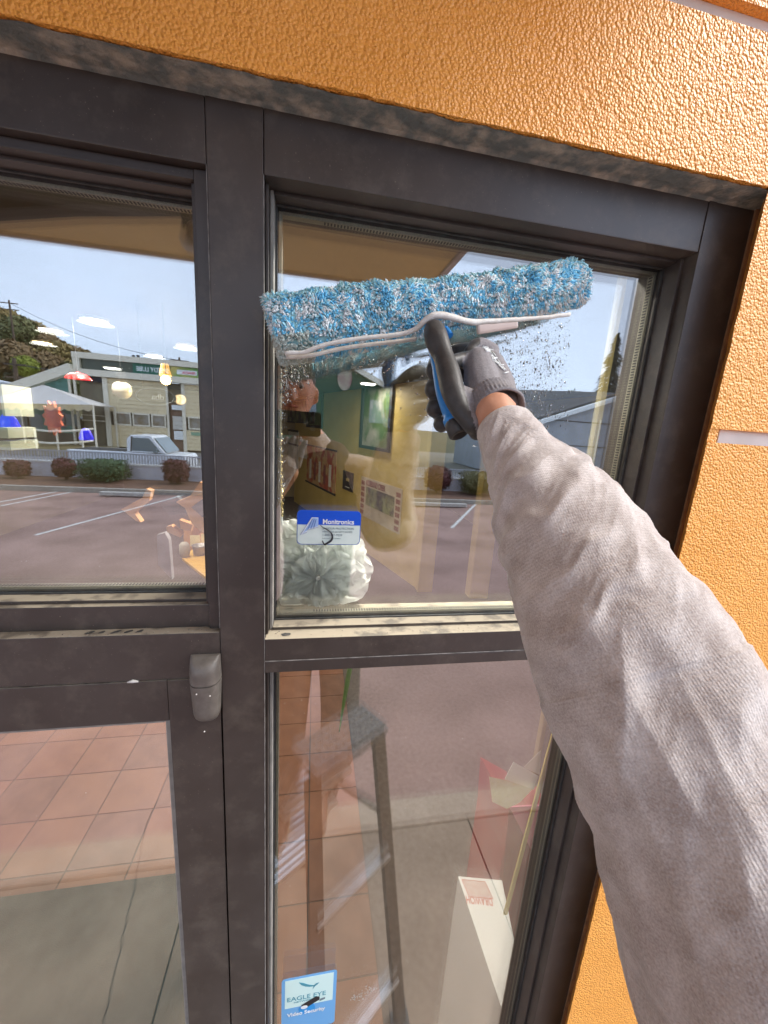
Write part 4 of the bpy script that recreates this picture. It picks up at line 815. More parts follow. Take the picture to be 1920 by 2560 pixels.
for p in (el, er, bl, br): MB().tube([(p.x, p.y-.05, -.1), (p.x, p.y-.05, p.z-.03)], .05, 8).build('pole', TRIM, aw)
dk = empty('porch_deck', (-15, GY+1.5, 0), label='curved porch railing under the off white awning, mirrored', cat='deck')
for pyy in (1078, 1108): MB().tube([rf(84, pyy-4, AWY+.6), rf(120, pyy, AWY+.8), rf(160, pyy, AWY+.8), rf(200, pyy-2, AWY+.6), rf(232, pyy-6, AWY)], .06, 8).build('rail', TRIM, dk)
for px in (86, 140, 203): a, b = rf(px, 1072, AWY+.7), rf(px, 1112, AWY+.7); MB().tube([(a.x, a.y, -.1), tuple(a)], .05, 8).build('post', TRIM, dk)
box('deck_platform', (rf(20, 1110, AWY).x, GY+.1, -.1), (rf(250, 1110, AWY).x, AWY+.7, .35), mat('deck_olive', (.30, .25, .12), (.36, .30, .16), .8, 3), dk)
for i, (px, py, s_) in enumerate(((60, 1060, .5), (95, 1055, .4), (150, 1050, .5), (185, 1052, .35))):
    p = rf(px, py, GY+.03); box('porch_window', (p.x-.7*s_*2, GY+.0, p.z-.9*s_), (p.x+.6*s_, GY+.05, p.z+1.1*s_), CG, gw)
# utility pole and wires, roof with snow-grey metal behind
def pole(px, pyt, Y, label, arm=1.2):
    p = rf(px, pyt, Y); e = empty('utility_pole', (p.x, Y, 0), label=label, cat='utility pole', group='wooden utility poles')
    MB().tube([(p.x, Y, -.2), (p.x, Y, p.z)], [.17, .12], 10).build('pole_shaft', BARK, e)
    for k in range(2): box('crossarm', (p.x-arm, Y-.06, p.z-.5-k*.9), (p.x+arm, Y+.06, p.z-.38-k*.9), BARK, e)
    return Vector((p.x, Y, p.z-.4))
w1 = pole(22, 750, -74, 'wooden utility pole at the far left on the hill crest'); w2 = pole(34, 895, -33, 'dark utility pole before the white roof at the left', .7); w3 = pole(448, 893, -60, 'distant utility pole above the green sign')
for k, (a, b) in enumerate(((w2, w3), (w1, w3))):
    MB().tube([a.lerp(b, t)-Vector((0, 0, 3*t*(1-t)*1.6)) for t in np.linspace(0, 1, 14)], .03, 5).build('overhead_wire', BLK, label=['overhead wire running from the near left pole', 'overhead wire from the crest pole'][k], cat='wire')
nh = empty('white_roofed_house', rf(40, 990, -36), label='white metal roofed house under the hill at the far left, mirrored', cat='house')
a, b = rf(-90, 950, -36), rf(100, 985, -36); WR = mat('white_metal_roof', (.62, .66, .72), (.50, .54, .60), .4, 3)
MB().prism([(a.x, -36, b.z-.6), (b.x, -36, b.z-.6), (b.x-2, -36, a.z), (a.x, -36, a.z+.4)], (0, -3, 0)).build('roof', WR, nh); box('wall', (a.x+.2, -38.9, -.1), (b.x-.2, -36.1, b.z-.61), mat('grey_cladding', (.28, .30, .33), (.36, .38, .4), .7, 2), nh)
# hill and its trees
v = []; f = []; nx, ny = 60, 16
for i in range(nx+1):
    for j in range(ny+1):
        x = -150+ i*3.2; y_ = -48 - j*9
        h = 17*math.exp(-((x+78)/34)**2)*min(1, j/4) + 6*math.exp(-((x+20)/60)**2)*min(1, j/6)
        v.append((x, y_, -.2+h*.93+1.2*noise.noise(Vector((x*.06, y_*.06, 0)))*min(1, j/2)))
for i in range(nx):
    for j in range(ny): a = i*(ny+1)+j; f.append((a, a+1, a+ny+2, a+ny+1))
mesh('hillside', v, f, mat('hill_grass', (.09, .085, .035), (.13, .11, .05), .95, .08), smooth=True, kind='structure')
FOL = [mat('autumn_olive_foliage', (.22, .16, .05), (.32, .24, .08), .7, .8), mat('green_foliage', (.10, .12, .04), (.17, .17, .06), .7, .8), mat('brown_foliage', (.19, .12, .055), (.27, .18, .08), .7, .8), mat('lime_foliage', (.22, .26, .03), (.30, .32, .05), .7, .8), mat('conifer_foliage', (.02, .035, .022), (.05, .06, .03), .7, .8)]
def tree(px, pyt, Y, wpx, mi, label, z0=0, hgt=None, n=1500, group='trees on the hill, mirrored'):
    p = rf(px, pyt, Y); r_ = wpx*(abs(Y)+.66)/960/2; hh = hgt or 2.2*r_; e = empty('broadleaf_tree', (p.x, Y, p.z-hh), label=label, cat='tree', group=group)
    leafball('crown', (p.x, Y, p.z-hh*.42), r_, r_, hh*.42, n, FOL[mi], leaf=r_*.15, parent=e)
    b = MB().tube([(p.x, Y, p.z-hh-.6), (p.x, Y, p.z-hh*.5)], [r_*.09, r_*.05], 8)
    for k in range(4): a = k*1.7; b.tube([(p.x, Y, p.z-hh*.65), (p.x+math.cos(a)*r_*.6, Y+math.sin(a)*r_*.5, p.z-hh*.3)], [r_*.04, r_*.015], 6)
    b.build('trunk', BARK, e)
hl = ['olive brown tree', 'green tree', 'russet brown tree']
row = [(-40, 755, 0), (8, 770, 0), (45, 790, 1), (80, 800, 0), (110, 828, 2), (140, 850, 0), (165, 858, 1), (190, 866, 2), (215, 878, 0), (240, 884, 1), (262, 892, 1)]
for i, (px, py, mi) in enumerate(row): tree(px, py, -84+ (i % 3)*2, 74-2*i, mi, f'{hl[mi]} on the hill crest, ' + ['beyond the left edge', 'beside the crest pole', 'right of the crest pole', 'above the warm ceiling disc', 'left of the gable peak', 'above the white gable trim', 'small one near the gable peak', 'directly above the garage corner', 'low one right of the garage corner', 'small one at the end of the ridge', 'last one sinking behind the garage roof'][i])
row2 = [(-20, 850, 0), (30, 850, 2), (75, 868, 0), (115, 880, 2), (150, 895, 0), (185, 905, 1), (5, 895, 1), (60, 905, 4), (110, 912, 4), (150, 925, 4)]
for i, (px, py, mi) in enumerate(row2): tree(px, py, -66+(i % 2)*3, 80-2*i, mi, ['dark tree', 'green tree', 'brown tree', 'lime tree', 'blackish conifer'][mi if mi else 0] + ' on the lower slope, ' + ['cut by the left edge', 'under the crest pole', 'in the middle of the slope', 'left of the warm disc', 'right of the warm disc', 'touching the garage corner', 'behind the near pole', 'between pole and lime tree', 'behind the lime tree', 'just left of the gable'][i])
tree(60, 888, -44, 46, 3, 'bright lime green tree beside the near pole, mirrored', n=1800)
# green gable house behind the photographer's head (mirrored in the right pane)
gh = empty('green_gable_house', (2, -30, 0), label='green gabled house with cream roof edge, mirrored below the fleece sleeve', cat='house')
pk, r2, l2 = rf(830, 892, -30), rf(1010, 1000, -30), rf(690, 965, -30)
MB().prism([(l2.x, -30, -.1), (r2.x, -30, -.1), (r2.x, -30, r2.z), (pk.x, -30, pk.z), (l2.x, -30, l2.z)], (0, -8, 0)).build('wall', mat('bottle_green_wall', (.03, .085, .05), (.05, .11, .06), .7, 1), gh)
MB().bar(pk+Vector((-.15, .15, .2)), r2+Vector((.8, .15, -.2)), .5, .38).build('rake_board', TRIM, gh); MB().bar(pk+Vector((.15, .15, .2)), l2+Vector((-.6, .15, -.2)), .5, .38).build('rake_board', TRIM, gh)
MB().prism([(pk.x, -29.9, pk.z+.1), (r2.x+.8, -29.9, r2.z-.3), (r2.x+.8, -29.9, r2.z-.15), (pk.x, -29.9, pk.z+.3)], (0, -8.3, 0)).build('roof_slope', mat('maroon_roof', (.14, .05, .05)), gh)
c = rf(862, 945, -29.9); wv = [(c.x+.55*math.cos(R(a)), -29.9, c.z+.9*math.sin(R(a))) for a in range(0, 360, 15)]; MB().prism(wv, (0, -.1, 0)).build('oval_emblem', mat('pale_oval', (.5, .5, .36), (.26, .12, .12), .6, .8), gh)
for k, (a_, b_) in enumerate(((925, 1000), (720, 790))): p, q = rf(a_, 1000, -29.95), rf(b_, 1062, -29.95); box('window', (p.x, -30, q.z), (q.x, -29.9, p.z), CG, gh)
# grey garage house and cedar mirrored at the right
g2 = empty('grey_garage_house', (20, -24, 0), label='pale grey garage with sloping white bargeboard, mirrored at the right', cat='house')
p1, p2 = rf(1400, 1045, -24), rf(1560, 992, -24); p3 = Vector((p2.x+5, -24, p2.z-1.6)); LG = mat('light_grey_cladding', (.36, .38, .41), (.42, .44, .47), .7, 1.5); DG = mat('dark_shingle_roof', (.085, .09, .095), (.13, .13, .13), .9, 3)
MB().prism([(p1.x-4, -24, -.1), (p3.x, -24, -.1), tuple(p3), tuple(p2), (p1.x-4, -24, p1.z-1.5)], (0, -9, 0)).build('wall', LG, g2)
MB().bar(p1+Vector((-4.3, .2, -1.35)), p2+Vector((.1, .2, .12)), .5, .26).build('bargeboard', SWHITE, g2)
a0 = rf(1330, 985, -32); a1 = rf(1560, 988, -32); MB().prism([(p1.x-4.4, -24.1, p1.z-1.2), tuple(p2+Vector((0, -.1, .25))), (a1.x+6, -33, a1.z+.5), (a0.x-6, -33, a0.z)], (0, 0, .12)).build('roof', DG, g2)
for k in range(3): z = rf(1500, 1060+k*60, -23.97).z; box('panel_joint', (p1.x-2, -23.99, z), (p3.x, -23.975, z+.07), DG, g2)
q = rf(1502, 1050, -23.95); box('downpipe', (q.x-.08, -23.98, .0), (q.x+.02, -23.9, q.z), SWHITE, g2)
def conifer(px, pyt, Y, wpx, label):
    p = rf(px, pyt, Y); r_ = wpx*(abs(Y)+.66)/960/2; e = empty('conifer_tree', (p.x, Y, 0), label=label, cat='tree', group='cedars behind the grey garage')
    V = []; Fc = []; H = p.z
    for i in range(4200):
        t = rng.random()**.75; z = H*(1-t)+.2; rr = r_*(t**.8)*(.75+.5*noise.noise(Vector((z*.9, px, 0)))+.15*rng.random())*math.sqrt(rng.random()*.8+.2); a = rng.random()*6.283
        q = np.array((p.x+math.cos(a)*rr, Y+math.sin(a)*rr, z)); d = np.array((math.cos(a), math.sin(a), -.5)); s_ = .35*rng.uniform(.5, 1.2); e_ = np.cross(d, (0, 0, 1.)); b0 = len(V)
        V += [q-d*s_, q+e_*s_*.35, q+d*s_, q-e_*s_*.35]; Fc.append((b0, b0+1, b0+2, b0+3))
    mesh('crown', V, Fc, FOL[4] if px > 1560 else mat('cedar_foliage', (.035, .04, .018), (.085, .08, .035), .7, .8), e); MB().tube([(p.x, Y, -.1), (p.x, Y, H-.3)], [.35, .04], 8).build('trunk', BARK, e)
conifer(1545, 838, -40, 150, 'tall cedar mirrored near the right edge of the upper pane'); conifer(1592, 862, -43, 110, 'darker cedar right of the tall one, cut by the frame')
for i in range(9): tree(1180+i*32, 985-(i % 3)*5, -95, 60, 1, 'distant green tree on the low ridge, ' + ['first', 'second', 'third', 'fourth', 'fifth', 'sixth', 'seventh', 'eighth', 'ninth'][i] + ' from the left', n=500, group='far ridge trees at the right')

# ================================================================== STEPLADDER (mirrored in the lower pane)
LU = Vector((.83, -.56, 0)).normalized(); LV = Vector((.56, .83, 0)).normalized(); LC = Vector((.125, -.52, 0))
ld_ = empty('stepladder', LC, label='aluminium and bronze stepladder under the photographer, mirrored in the lower pane', cat='ladder')
ALU = mat('aluminium', (.60, .60, .60), (.50, .50, .50), .35, 30, metal=.7, stretch=(1, 1, 8)); LRAIL = mat('brown_ladder_rail', (.06, .045, .038), (.09, .07, .06), .5, 20); CAPM = mat('grey_ribbed_plastic', (.07, .08, .095), (.15, .16, .18), .8, 90, bump=.8, bscale=160, bdist=.004, vor=True)
TOPZ = 1.45
def LP(u, v_, z): return LC+LU*u+LV*v_+Vector((0, 0, z))
MB().hexa([LP(-.155, -.07, TOPZ-.05), LP(.155, -.07, TOPZ-.05), LP(.155, .075, TOPZ-.05), LP(-.155, .075, TOPZ-.05), LP(-.165, -.08, TOPZ), LP(.165, -.08, TOPZ), LP(.165, .085, TOPZ), LP(-.165, .085, TOPZ)]).build('top_cap', CAPM, ld_, bevel=.008)
b_ = MB()
for i in range(12):
    for j in range(5): b_.box(LP(-.148+i*.027, -.06+j*.03, TOPZ+.0005)-Vector((.004, .004, 0)), LP(-.148+i*.027, -.06+j*.03, TOPZ+.004)+Vector((.004, .004, 0)))
b_.build('grip_studs', CAPM, ld_, kind='stuff')
for s_ in (-1, 1):
    MB().bar(LP(.15*s_, .04, TOPZ-.05), LP(.21*s_, .24, .02), .055, .022, up=tuple(LV)).build('rear_rail', LRAIL, ld_); MB().bar(LP(.15*s_, -.05, TOPZ-.05), LP(.26*s_, -.60, .02), .065, .024, up=tuple(LV)).build('front_rail', LRAIL, ld_)
    for q in (LP(.21*s_, .24, .012), LP(.26*s_, -.60, .012)): box('rubber_foot', q-Vector((.04, .04, .012)), q+Vector((.04, .04, .012)), RUBBER, ld_)
for k in range(4):
    t = (k+1)*.205; v_ = -.05-.55*t; z = TOPZ-.05-(TOPZ-.05)*t; wd_ = .15+.11*t-.01
    b = MB()
    for g_i in range(4): b.hexa([LP(-wd_, v_-.045+g_i*.026, z-.02), LP(wd_, v_-.045+g_i*.026, z-.02), LP(wd_, v_-.028+g_i*.026, z-.02), LP(-wd_, v_-.028+g_i*.026, z-.02), LP(-wd_, v_-.045+g_i*.026, z), LP(wd_, v_-.045+g_i*.026, z), LP(wd_, v_-.028+g_i*.026, z), LP(-wd_, v_-.028+g_i*.026, z)])
    b.hexa([LP(-wd_, v_-.045, z-.03), LP(wd_, v_-.045, z-.03), LP(wd_, v_+.05, z-.03), LP(-wd_, v_+.05, z-.03), LP(-wd_, v_-.045, z-.021), LP(wd_, v_-.045, z-.021), LP(wd_, v_+.05, z-.021), LP(-wd_, v_+.05, z-.021)])
    b.build('step', ALU, ld_)
for t in (.40, .82): MB().bar(LP(-.15-.06*t, .04+.20*t, TOPZ*(1-t)), LP(.15+.06*t, .04+.20*t, TOPZ*(1-t)), .03, .02).build('rear_brace', ALU, ld_)
MB().bar(LP(.17, .09, TOPZ*.72), LP(.19, -.26, TOPZ*.62), .012, .02).build('spreader', LRAIL, ld_)
STEPZ = TOPZ-.05-(TOPZ-.05)*.41; SP = LP(0, -.05-.55*.41, STEPZ)

# ================================================================== THE PERSON (right arm in view, the rest seen by reflection)
ARM = [(1252, 1062, .400, 70), (1300, 1140, .375, 92), (1345, 1215, .350, 118), (1408, 1325, .318, 160), (1450, 1420, .297, 183), (1520, 1560, .272, 210), (1603, 1715, .252, 232), (1690, 1885, .236, 252), (1785, 2070, .222, 277), (1872, 2290, .210, 300), (1945, 2560, .203, 326)]
AP = [dep(a, b, c) for a, b, c, r_ in ARM]; AR = [r_/F*c for a, b, c, r_ in ARM]
SH = Vector((.245, -.83, 2.35))                      # right shoulder
AP += [Vector((.235, -.60, 2.235)), SH]; AR += [.080, .078]
HX, HY = .02, -.90
feetz = STEPZ
SKIN = mat('skin', (.52, .25, .15), (.60, .31, .20), .5, 60, bump=.15, bscale=300, bdist=.0005); person = empty('person', (HX, HY, feetz), label='person in a light grey sweatshirt reaching out a gloved right arm to the glass', cat='person')
hipz = feetz+.90; shz = 2.41; hc = Vector((-.082, -.86, 2.665))
wrist = dep(1236, 1030, .405); lh = Vector((-.075, -.640, 2.44))
lsh = Vector((-.17, -.90, 2.39)); elb_l = Vector((-.26, -.72, 2.12))
kneeL, kneeR = Vector((-.08, -.70, feetz+.47)), Vector((.13, -.72, feetz+.47)); footL, footR = SP+Vector((-.075, -.03, .055)), SP+Vector((.09, -.07, .055))
hipL, hipR = Vector((-.07, -.90, hipz)), Vector((.13, -.90, hipz))
body = blob('body', [
    [((HX+.0, -.92, hipz), .145), ((.03, -.93, hipz+.22), .135), ((.035, -.92, shz-.10), .155), ((.03, -.90, shz-.03), .09), ((-.01, -.88, 2.49), .056), ((-.065, -.87, 2.55), .052)],
    [(tuple(hipL), .095), (tuple(kneeL), .060), (tuple(footL+Vector((0, -.05, .02))), .040)], [(tuple(hipR), .095), (tuple(kneeR), .060), (tuple(footR+Vector((0, -.05, .02))), .040)],
    [(tuple(footL+Vector((0, -.06, -.01))), .036), (tuple(footL+Vector((.0, .14, -.02))), .032)], [(tuple(footR+Vector((0, -.06, -.01))), .036), (tuple(footR+Vector((0, .14, -.02))), .032)],
    [((.03, -.90, shz-.03), .07), (tuple(lsh), .062), (tuple(elb_l), .045), (tuple(lh+Vector((.0, -.03, -.06))), .028)],
    [((.04, -.90, shz-.04), .07), (tuple(SH), .060), (tuple(AP[11]), .052), (tuple(AP[10]), .048), (tuple(AP[8]), .048), (tuple(AP[5]), .042), (tuple(AP[2]), .030), (tuple(AP[0]), .0245), (tuple(wrist), .0235)],
    [(tuple(hc+Vector((0, .10, -.01))), .016), (tuple(hc+Vector((0, .108, -.035))), .017)],
    [(tuple(hc+Vector((-.078, 0, -.0))), .02), (tuple(hc+Vector((-.08, -.012, -.03))), .016)], [(tuple(hc+Vector((.078, 0, -.0))), .02), (tuple(hc+Vector((.08, -.012, -.03))), .016)],
    ], .0085, SKIN, person, 3, ell=[(hc, (.078, .098, .120), Matrix.Identity(3)), (hc+Vector((0, .03, -.075)), (.052, .06, .05), Matrix.Identity(3))])
# face
for s_ in (-1, 1):
    for nm, rr, off, m_ in (('eye', .0115, (.031*s_, .081, .010), mat('eye_white', (.45, .42, .40), None, .3)), ('iris', .0065, (.031*s_, .0875, .008), BLK)):
        bm = bmesh.new(); bmesh.ops.create_icosphere(bm, subdivisions=2, radius=rr, matrix=Matrix.Translation(hc+Vector(off))); me = bpy.data.meshes.new(nm); bm.to_mesh(me); bm.free(); link(nm, me, person, m_)
    MB().tube([hc+Vector((.018*s_, .099, .032)), hc+Vector((.034*s_, .097, .037)), hc+Vector((.050*s_, .083, .031))], .0045, 6).build('eyebrow', BARK, person)
MB().tube([hc+Vector((-.024, .088, -.062)), hc+Vector((0, .098, -.060)), hc+Vector((.024, .088, -.062))], [.003, .006, .003], 6).build('mouth', mat('lip', (.40, .13, .10)), person)
blob('hair', [[(tuple(hc+Vector((x_, y_, z_))), .03), (tuple(hc+Vector((x_*.6, y_-.03, z_+.02))), .03)] for x_, y_, z_ in ((-.05, -.06, .05), (.05, -.06, .05), (0, -.08, .0), (-.06, -.05, -.02), (.06, -.05, -.02))], .009, mat('brown_hair', (.06, .035, .02), (.09, .055, .03), .6, 80), person, 2, ell=[(hc+Vector((0, -.022, .042)), (.084, .092, .092), Matrix.Identity(3))])
# clothes on the unseen side
def fabric_mat():
    m = bpy.data.materials.new('heather_grey_knit'); m.use_nodes = True; t = m.node_tree; b = t.nodes['Principled BSDF']; L = t.links.new
    uv = N(t, 'ShaderNodeUVMap'); tc = N(t, 'ShaderNodeTexCoord')
    n1 = N(t, 'ShaderNodeTexNoise'); n1.inputs['Scale'].default_value = 900; n1.inputs['Detail'].default_value = 2
    mp = N(t, 'ShaderNodeMapping'); mp.inputs['Scale'].default_value = (1, 1, 1); L(tc.outputs['Object'], mp.inputs[0]); L(mp.outputs[0], n1.inputs['Vector'])
    n2 = N(t, 'ShaderNodeTexNoise'); n2.inputs['Scale'].default_value = 55; n2.inputs['Detail'].default_value = 6; L(tc.outputs['Object'], n2.inputs['Vector'])
    ad = N(t, 'ShaderNodeMath', operation='MULTIPLY_ADD'); L(n2.outputs[0], ad.inputs[0]); ad.inputs[1].default_value = .55; 
    mm = N(t, 'ShaderNodeMath', operation='MULTIPLY'); L(n1.outputs[0], mm.inputs[0]); mm.inputs[1].default_value = .45; L(mm.outputs[0], ad.inputs[2])
    r = N(t, 'ShaderNodeValToRGB'); r.color_ramp.elements[0].position = .36; r.color_ramp.elements[1].position = .62; r.color_ramp.elements[0].color = (.38, .32, .29, 1); r.color_ramp.elements[1].color = (.62, .565, .535, 1)
    L(ad.outputs[0], r.inputs[0]); L(r.outputs[0], b.inputs['Base Color']); b.inputs['Roughness'].default_value = .9; b.inputs['Sheen Weight'].default_value = .35; b.inputs['Sheen Roughness'].default_value = .5; b.inputs['Specular IOR Level'].default_value = .2
    # knit ribs: fine bars across the sleeve, from the UV map
    sx = N(t, 'ShaderNodeSeparateXYZ'); L(uv.outputs[0], sx.inputs[0])
    w1 = N(t, 'ShaderNodeMath', operation='MULTIPLY'); L(sx.outputs[0], w1.inputs[0]); w1.inputs[1].default_value = 2*math.pi*190; s1_ = N(t, 'ShaderNodeMath', operation='SINE'); L(w1.outputs[0], s1_.inputs[0])
    w2 = N(t, 'ShaderNodeMath', operation='MULTIPLY'); L(sx.outputs[1], w2.inputs[0]); w2.inputs[1].default_value = 2*math.pi*230; s2_ = N(t, 'ShaderNodeMath', operation='SINE'); L(w2.outputs[0], s2_.inputs[0])
    a2 = N(t, 'ShaderNodeMath', operation='MULTIPLY_ADD'); L(s2_.outputs[0], a2.inputs[0]); a2.inputs[1].default_value = .6; L(s1_.outputs[0], a2.inputs[2])
    n3 = N(t, 'ShaderNodeTexNoise'); n3.inputs['Scale'].default_value = 700; n3.inputs['Detail'].default_value = 3; L(tc.outputs['Object'], n3.inputs['Vector'])
    a3 = N(t, 'ShaderNodeMath', operation='MULTIPLY_ADD'); L(n3.outputs[0], a3.inputs[0]); a3.inputs[1].default_value = 7; L(a2.outputs[0], a3.inputs[2])
    bp = N(t, 'ShaderNodeBump'); bp.inputs['Strength'].default_value = .34; bp.inputs['Distance'].default_value = .0003; L(a3.outputs[0], bp.inputs['Height']); L(bp.outputs[0], b.inputs['Normal'])
    return m
KNIT = fabric_mat()
blob('dark_vest', [[((.02, -.92, hipz+.0), .158), ((.03, -.935, hipz+.22), .152), ((.035, -.925, shz-.12), .172), ((.03, -.90, shz-.02), .112)]], .009, mat('charcoal_cloth', (.03, .028, .028), (.05, .047, .045), .9, 60), person, 4)
blob('shirt', [[((.0, -.905, shz-.05), .09), (tuple(lsh), .080), (tuple(elb_l), .064), (tuple(elb_l.lerp(lh, .5)), .053), (tuple(elb_l.lerp(lh, .93)+Vector((0, -.01, -.01))), .040)], [((.02, -.90, shz-.03), .11), ((-.005, -.885, shz+.05), .075)],
    [((.06, -.905, shz-.05), .09), (tuple(SH), .080), (tuple(SH.lerp(AP[-2], .5)), .078)]], .009, KNIT, person, 4)
TRO = mat('dark_olive_trousers', (.045, .038, .032), (.07, .06, .05), .85, 40)
blob('trousers', [[((.03, -.92, hipz+.03), .148), ((.03, -.92, hipz-.06), .15)], [(tuple(hipL), .108), (tuple(kneeL), .078), (tuple(footL+Vector((0, -.05, .09))), .062)], [(tuple(hipR), .108), (tuple(kneeR), .078), (tuple(footR+Vector((0, -.05, .09))), .062)]], .009, TRO, person, 3)
for q in (footL, footR):
    blob('shoe', [[(tuple(q+Vector((0, -.075, -.005))), .046), (tuple(q+Vector((0, .05, -.010))), .044), (tuple(q+Vector((0, .155, -.016))), .036)]], .006, mat('brown_shoe', (.12, .07, .045), (.17, .10, .07), .6, 30), person, 2)
    MB().prism([(q.x+.045*math.cos(R(a))*(1.0 if math.sin(R(a)) > 0 else .9), q.y+.04+.15*math.sin(R(a)), q.z-.053) for a in range(0, 360, 18)], (0, 0, .012)).build('sole', mat('gum_sole', (.45, .36, .22)), person)
# left hand gripping the phone from below
def hand(name, palm_c, fx, fy, fz, mats, par, mirror=1, s=1.0):
    P = lambda a, b, c: tuple(palm_c+fx*a*s*mirror+fy*b*s+fz*c*s)
    chs = [[(P(-.028, 0, -.02), .016*s), (P(-.022, 0, .03), .014*s)], [(P(0, 0, -.03), .019*s), (P(0, 0, .03), .015*s)], [(P(.025, 0, -.02), .016*s), (P(.027, 0, .028), .013*s)]]
    for i, L_f in enumerate((.072, .080, .074, .058)):
        x_ = -.030+.020*i; chs.append([(P(x_, 0, .03), .0095*s), (P(x_*1.05, .012, .03+L_f*.45), .009*s), (P(x_*1.05, .038, .03+L_f*.55), .0085*s), (P(x_, .050, .03+L_f*.32), .0075*s)])
    chs.append([(P(-.03, .006, -.02), .014*s), (P(-.050, .02, .012), .0115*s), (P(-.045, .040, .040), .0095*s)])
    return blob(name, chs, .0028, mats, par, 3)
gl_m = mat('glove_knit_grey', (.20, .185, .195), (.26, .245, .25), .85, 500, bump=.6, bscale=700, bdist=.0008)
GBLK = mat('glove_black_coating', (.030, .028, .027), (.045, .042, .040), .5, 120, bump=.35, bscale=420, bdist=.0006, sheen=.1)
hand('left_glove', lh+Vector((.0, -.012, -.01)), Vector((1, 0, 0)), Vector((0, .9, .3)).normalized()*-.35, Vector((.25, 0, .97)), [gl_m], person)
ph = empty('phone', (-.03, -.60, 2.55), label='dark phone held up in front of the face, mirrored below the fleece', cat='phone')
pc = Vector(CAM)+Vector((-.055, -.030, -.004))
MB().prism([(pc.x+a, pc.y, pc.z+b) for a, b in rrect(-.075, .075, -.038, .038, .010)], (0, -.008, 0)).build('phone_case', mat('phone_black', (.02, .02, .024), None, .3), ph)
for k_, (a, b) in enumerate(((.050, .018), (.050, -.012), (.028, .003))): MB().tube([(pc.x+a, pc.y+.0035, pc.z+b), (pc.x+a, pc.y+.0002, pc.z+b)], .0085, 16).build('camera_lens', CG, ph)

# ---- the visible right sleeve: one dense surface with real folds
nU, nV = 620, 300
ctrl = [np.array((*p, r_)) for p, r_ in zip(AP, AR)]
cen = np.array(catmull(ctrl, 60)); u_old = np.r_[0, np.cumsum(np.linalg.norm(np.diff(cen[:, :3], axis=0), axis=1))]; Ltot = u_old[-1]
us = np.linspace(.0, Ltot, nU); cen = np.stack([np.interp(us, u_old, cen[:, k]) for k in range(4)], 1)
tan = np.gradient(cen[:, :3], axis=0); tan /= np.linalg.norm(tan, axis=1)[:, None]
V = np.zeros((nU, nV, 3)); nrm = None
view = -RM @ np.array((0, 0, -1.0))      # used once, as the starting direction of the seam; carried along the arm
vdir = view - tan[0]*view.dot(tan[0]); vdir /= np.linalg.norm(vdir)
th = np.linspace(0, 2*np.pi, nV, endpoint=False)
def ridge(x): return 1-abs(x)
for i in range(nU):
    vdir = vdir - tan[i]*vdir.dot(tan[i]); vdir /= np.linalg.norm(vdir); wdir = np.cross(tan[i], vdir)
    c, r_ = cen[i, :3], cen[i, 3]; s_ = us[i]
    for j in range(nV):
        ct, st_ = math.cos(th[j]), math.sin(th[j]); a = th[j] if th[j] < math.pi else th[j]-2*math.pi
        # slanting coordinate: creases run across the sleeve, leaning along it
        lean = s_ - .045*math.sin(a*1.0+.4) + .018*noise.noise(Vector((ct*2.1, st_*2.1, s_*9)))
        k1 = noise.noise(Vector((lean*34, ct*1.1+st_*.7, 1.3))); k2 = noise.noise(Vector((lean*78, ct*1.7, st_*1.7+5)))
        k3 = noise.noise(Vector((s_*11, ct*1.6, st_*1.6+9))); k4 = noise.noise(Vector((s_*4+20, a*1.9, 3)))
        env = min(1, s_/.02)
        fold = (ridge(k1*2.0)-.55)*.0026 + (ridge(k2*2.0)-.6)*.0009
        k5 = noise.noise(Vector((lean*17+3, ct*1.5+7, st_*1.5)))
        long_ = (ridge(k5*2.1)-.55)*.0032*min(1, max(0, (s_-.17)/.10)) + (ridge(k4*2.2)-.55)*.0026*min(1, max(0, (s_-.20)/.08))
        d = env*(fold*(1.0 if s_ < .22 else .62)+long_ + k3*.0042*(1 if s_ < .25 else 1.6)) + .0003*noise.noise(Vector((ct*40*r_*10, st_*40*r_*10, s_*420)))
        # bulges of bunched cloth near the wrist and over the elbow
        d += .0052*math.exp(-((lean-.075)/.010)**2)*max(0, math.cos(a-1.2-math.pi*0)) + .0045*math.exp(-((lean-.108)/.009)**2)
        if s_ < .012: d -= .004*(1-s_/.012)**2
        V[i, j] = c + (vdir*ct+wdir*st_)*(r_+d)
vs_ = V.reshape(-1, 3); fs_ = []
for i in range(nU-1):
    for j in range(nV): fs_.append((i*nV+j, i*nV+(j+1) % nV, (i+1)*nV+(j+1) % nV, (i+1)*nV+j))
# turned-in cuff hem
hem0 = len(vs_); inner = V[0]*.90+cen[0, :3]*.10; inner2 = V[0]*.86+cen[0, :3]*.14+tan[0]*.03
vs_ = np.vstack([vs_, inner, inner2])
for j in range(nV):
    k = (j+1) % nV; fs_.append((j, hem0+j, hem0+k, k)); fs_.append((hem0+j, hem0+nV+j, hem0+nV+k, hem0+k))
me = bpy.data.meshes.new('sleeve'); me.from_pydata(vs_.tolist(), [], fs_); uvl = me.uv_layers.new(name='UVMap')
li = np.zeros(len(me.loops), dtype=np.int32); me.loops.foreach_get('vertex_index', li)
uu = np.zeros(len(vs_)); vv = np.zeros(len(vs_)); uu[:nU*nV] = np.repeat(us/.45, nV); vv[:nU*nV] = np.tile(th/(2*np.pi), nU)
lv = vv[li].reshape(-1, 4); wrapm = (lv.max(1)-lv.min(1)) > .5; lv[wrapm] = np.where(lv[wrapm] < .5, lv[wrapm]+1, lv[wrapm])
uvl.data.foreach_set('uv', np.stack([uu[li], lv.reshape(-1)], 1).ravel()); me.shade_smooth(); link('right_sleeve', me, person, KNIT)

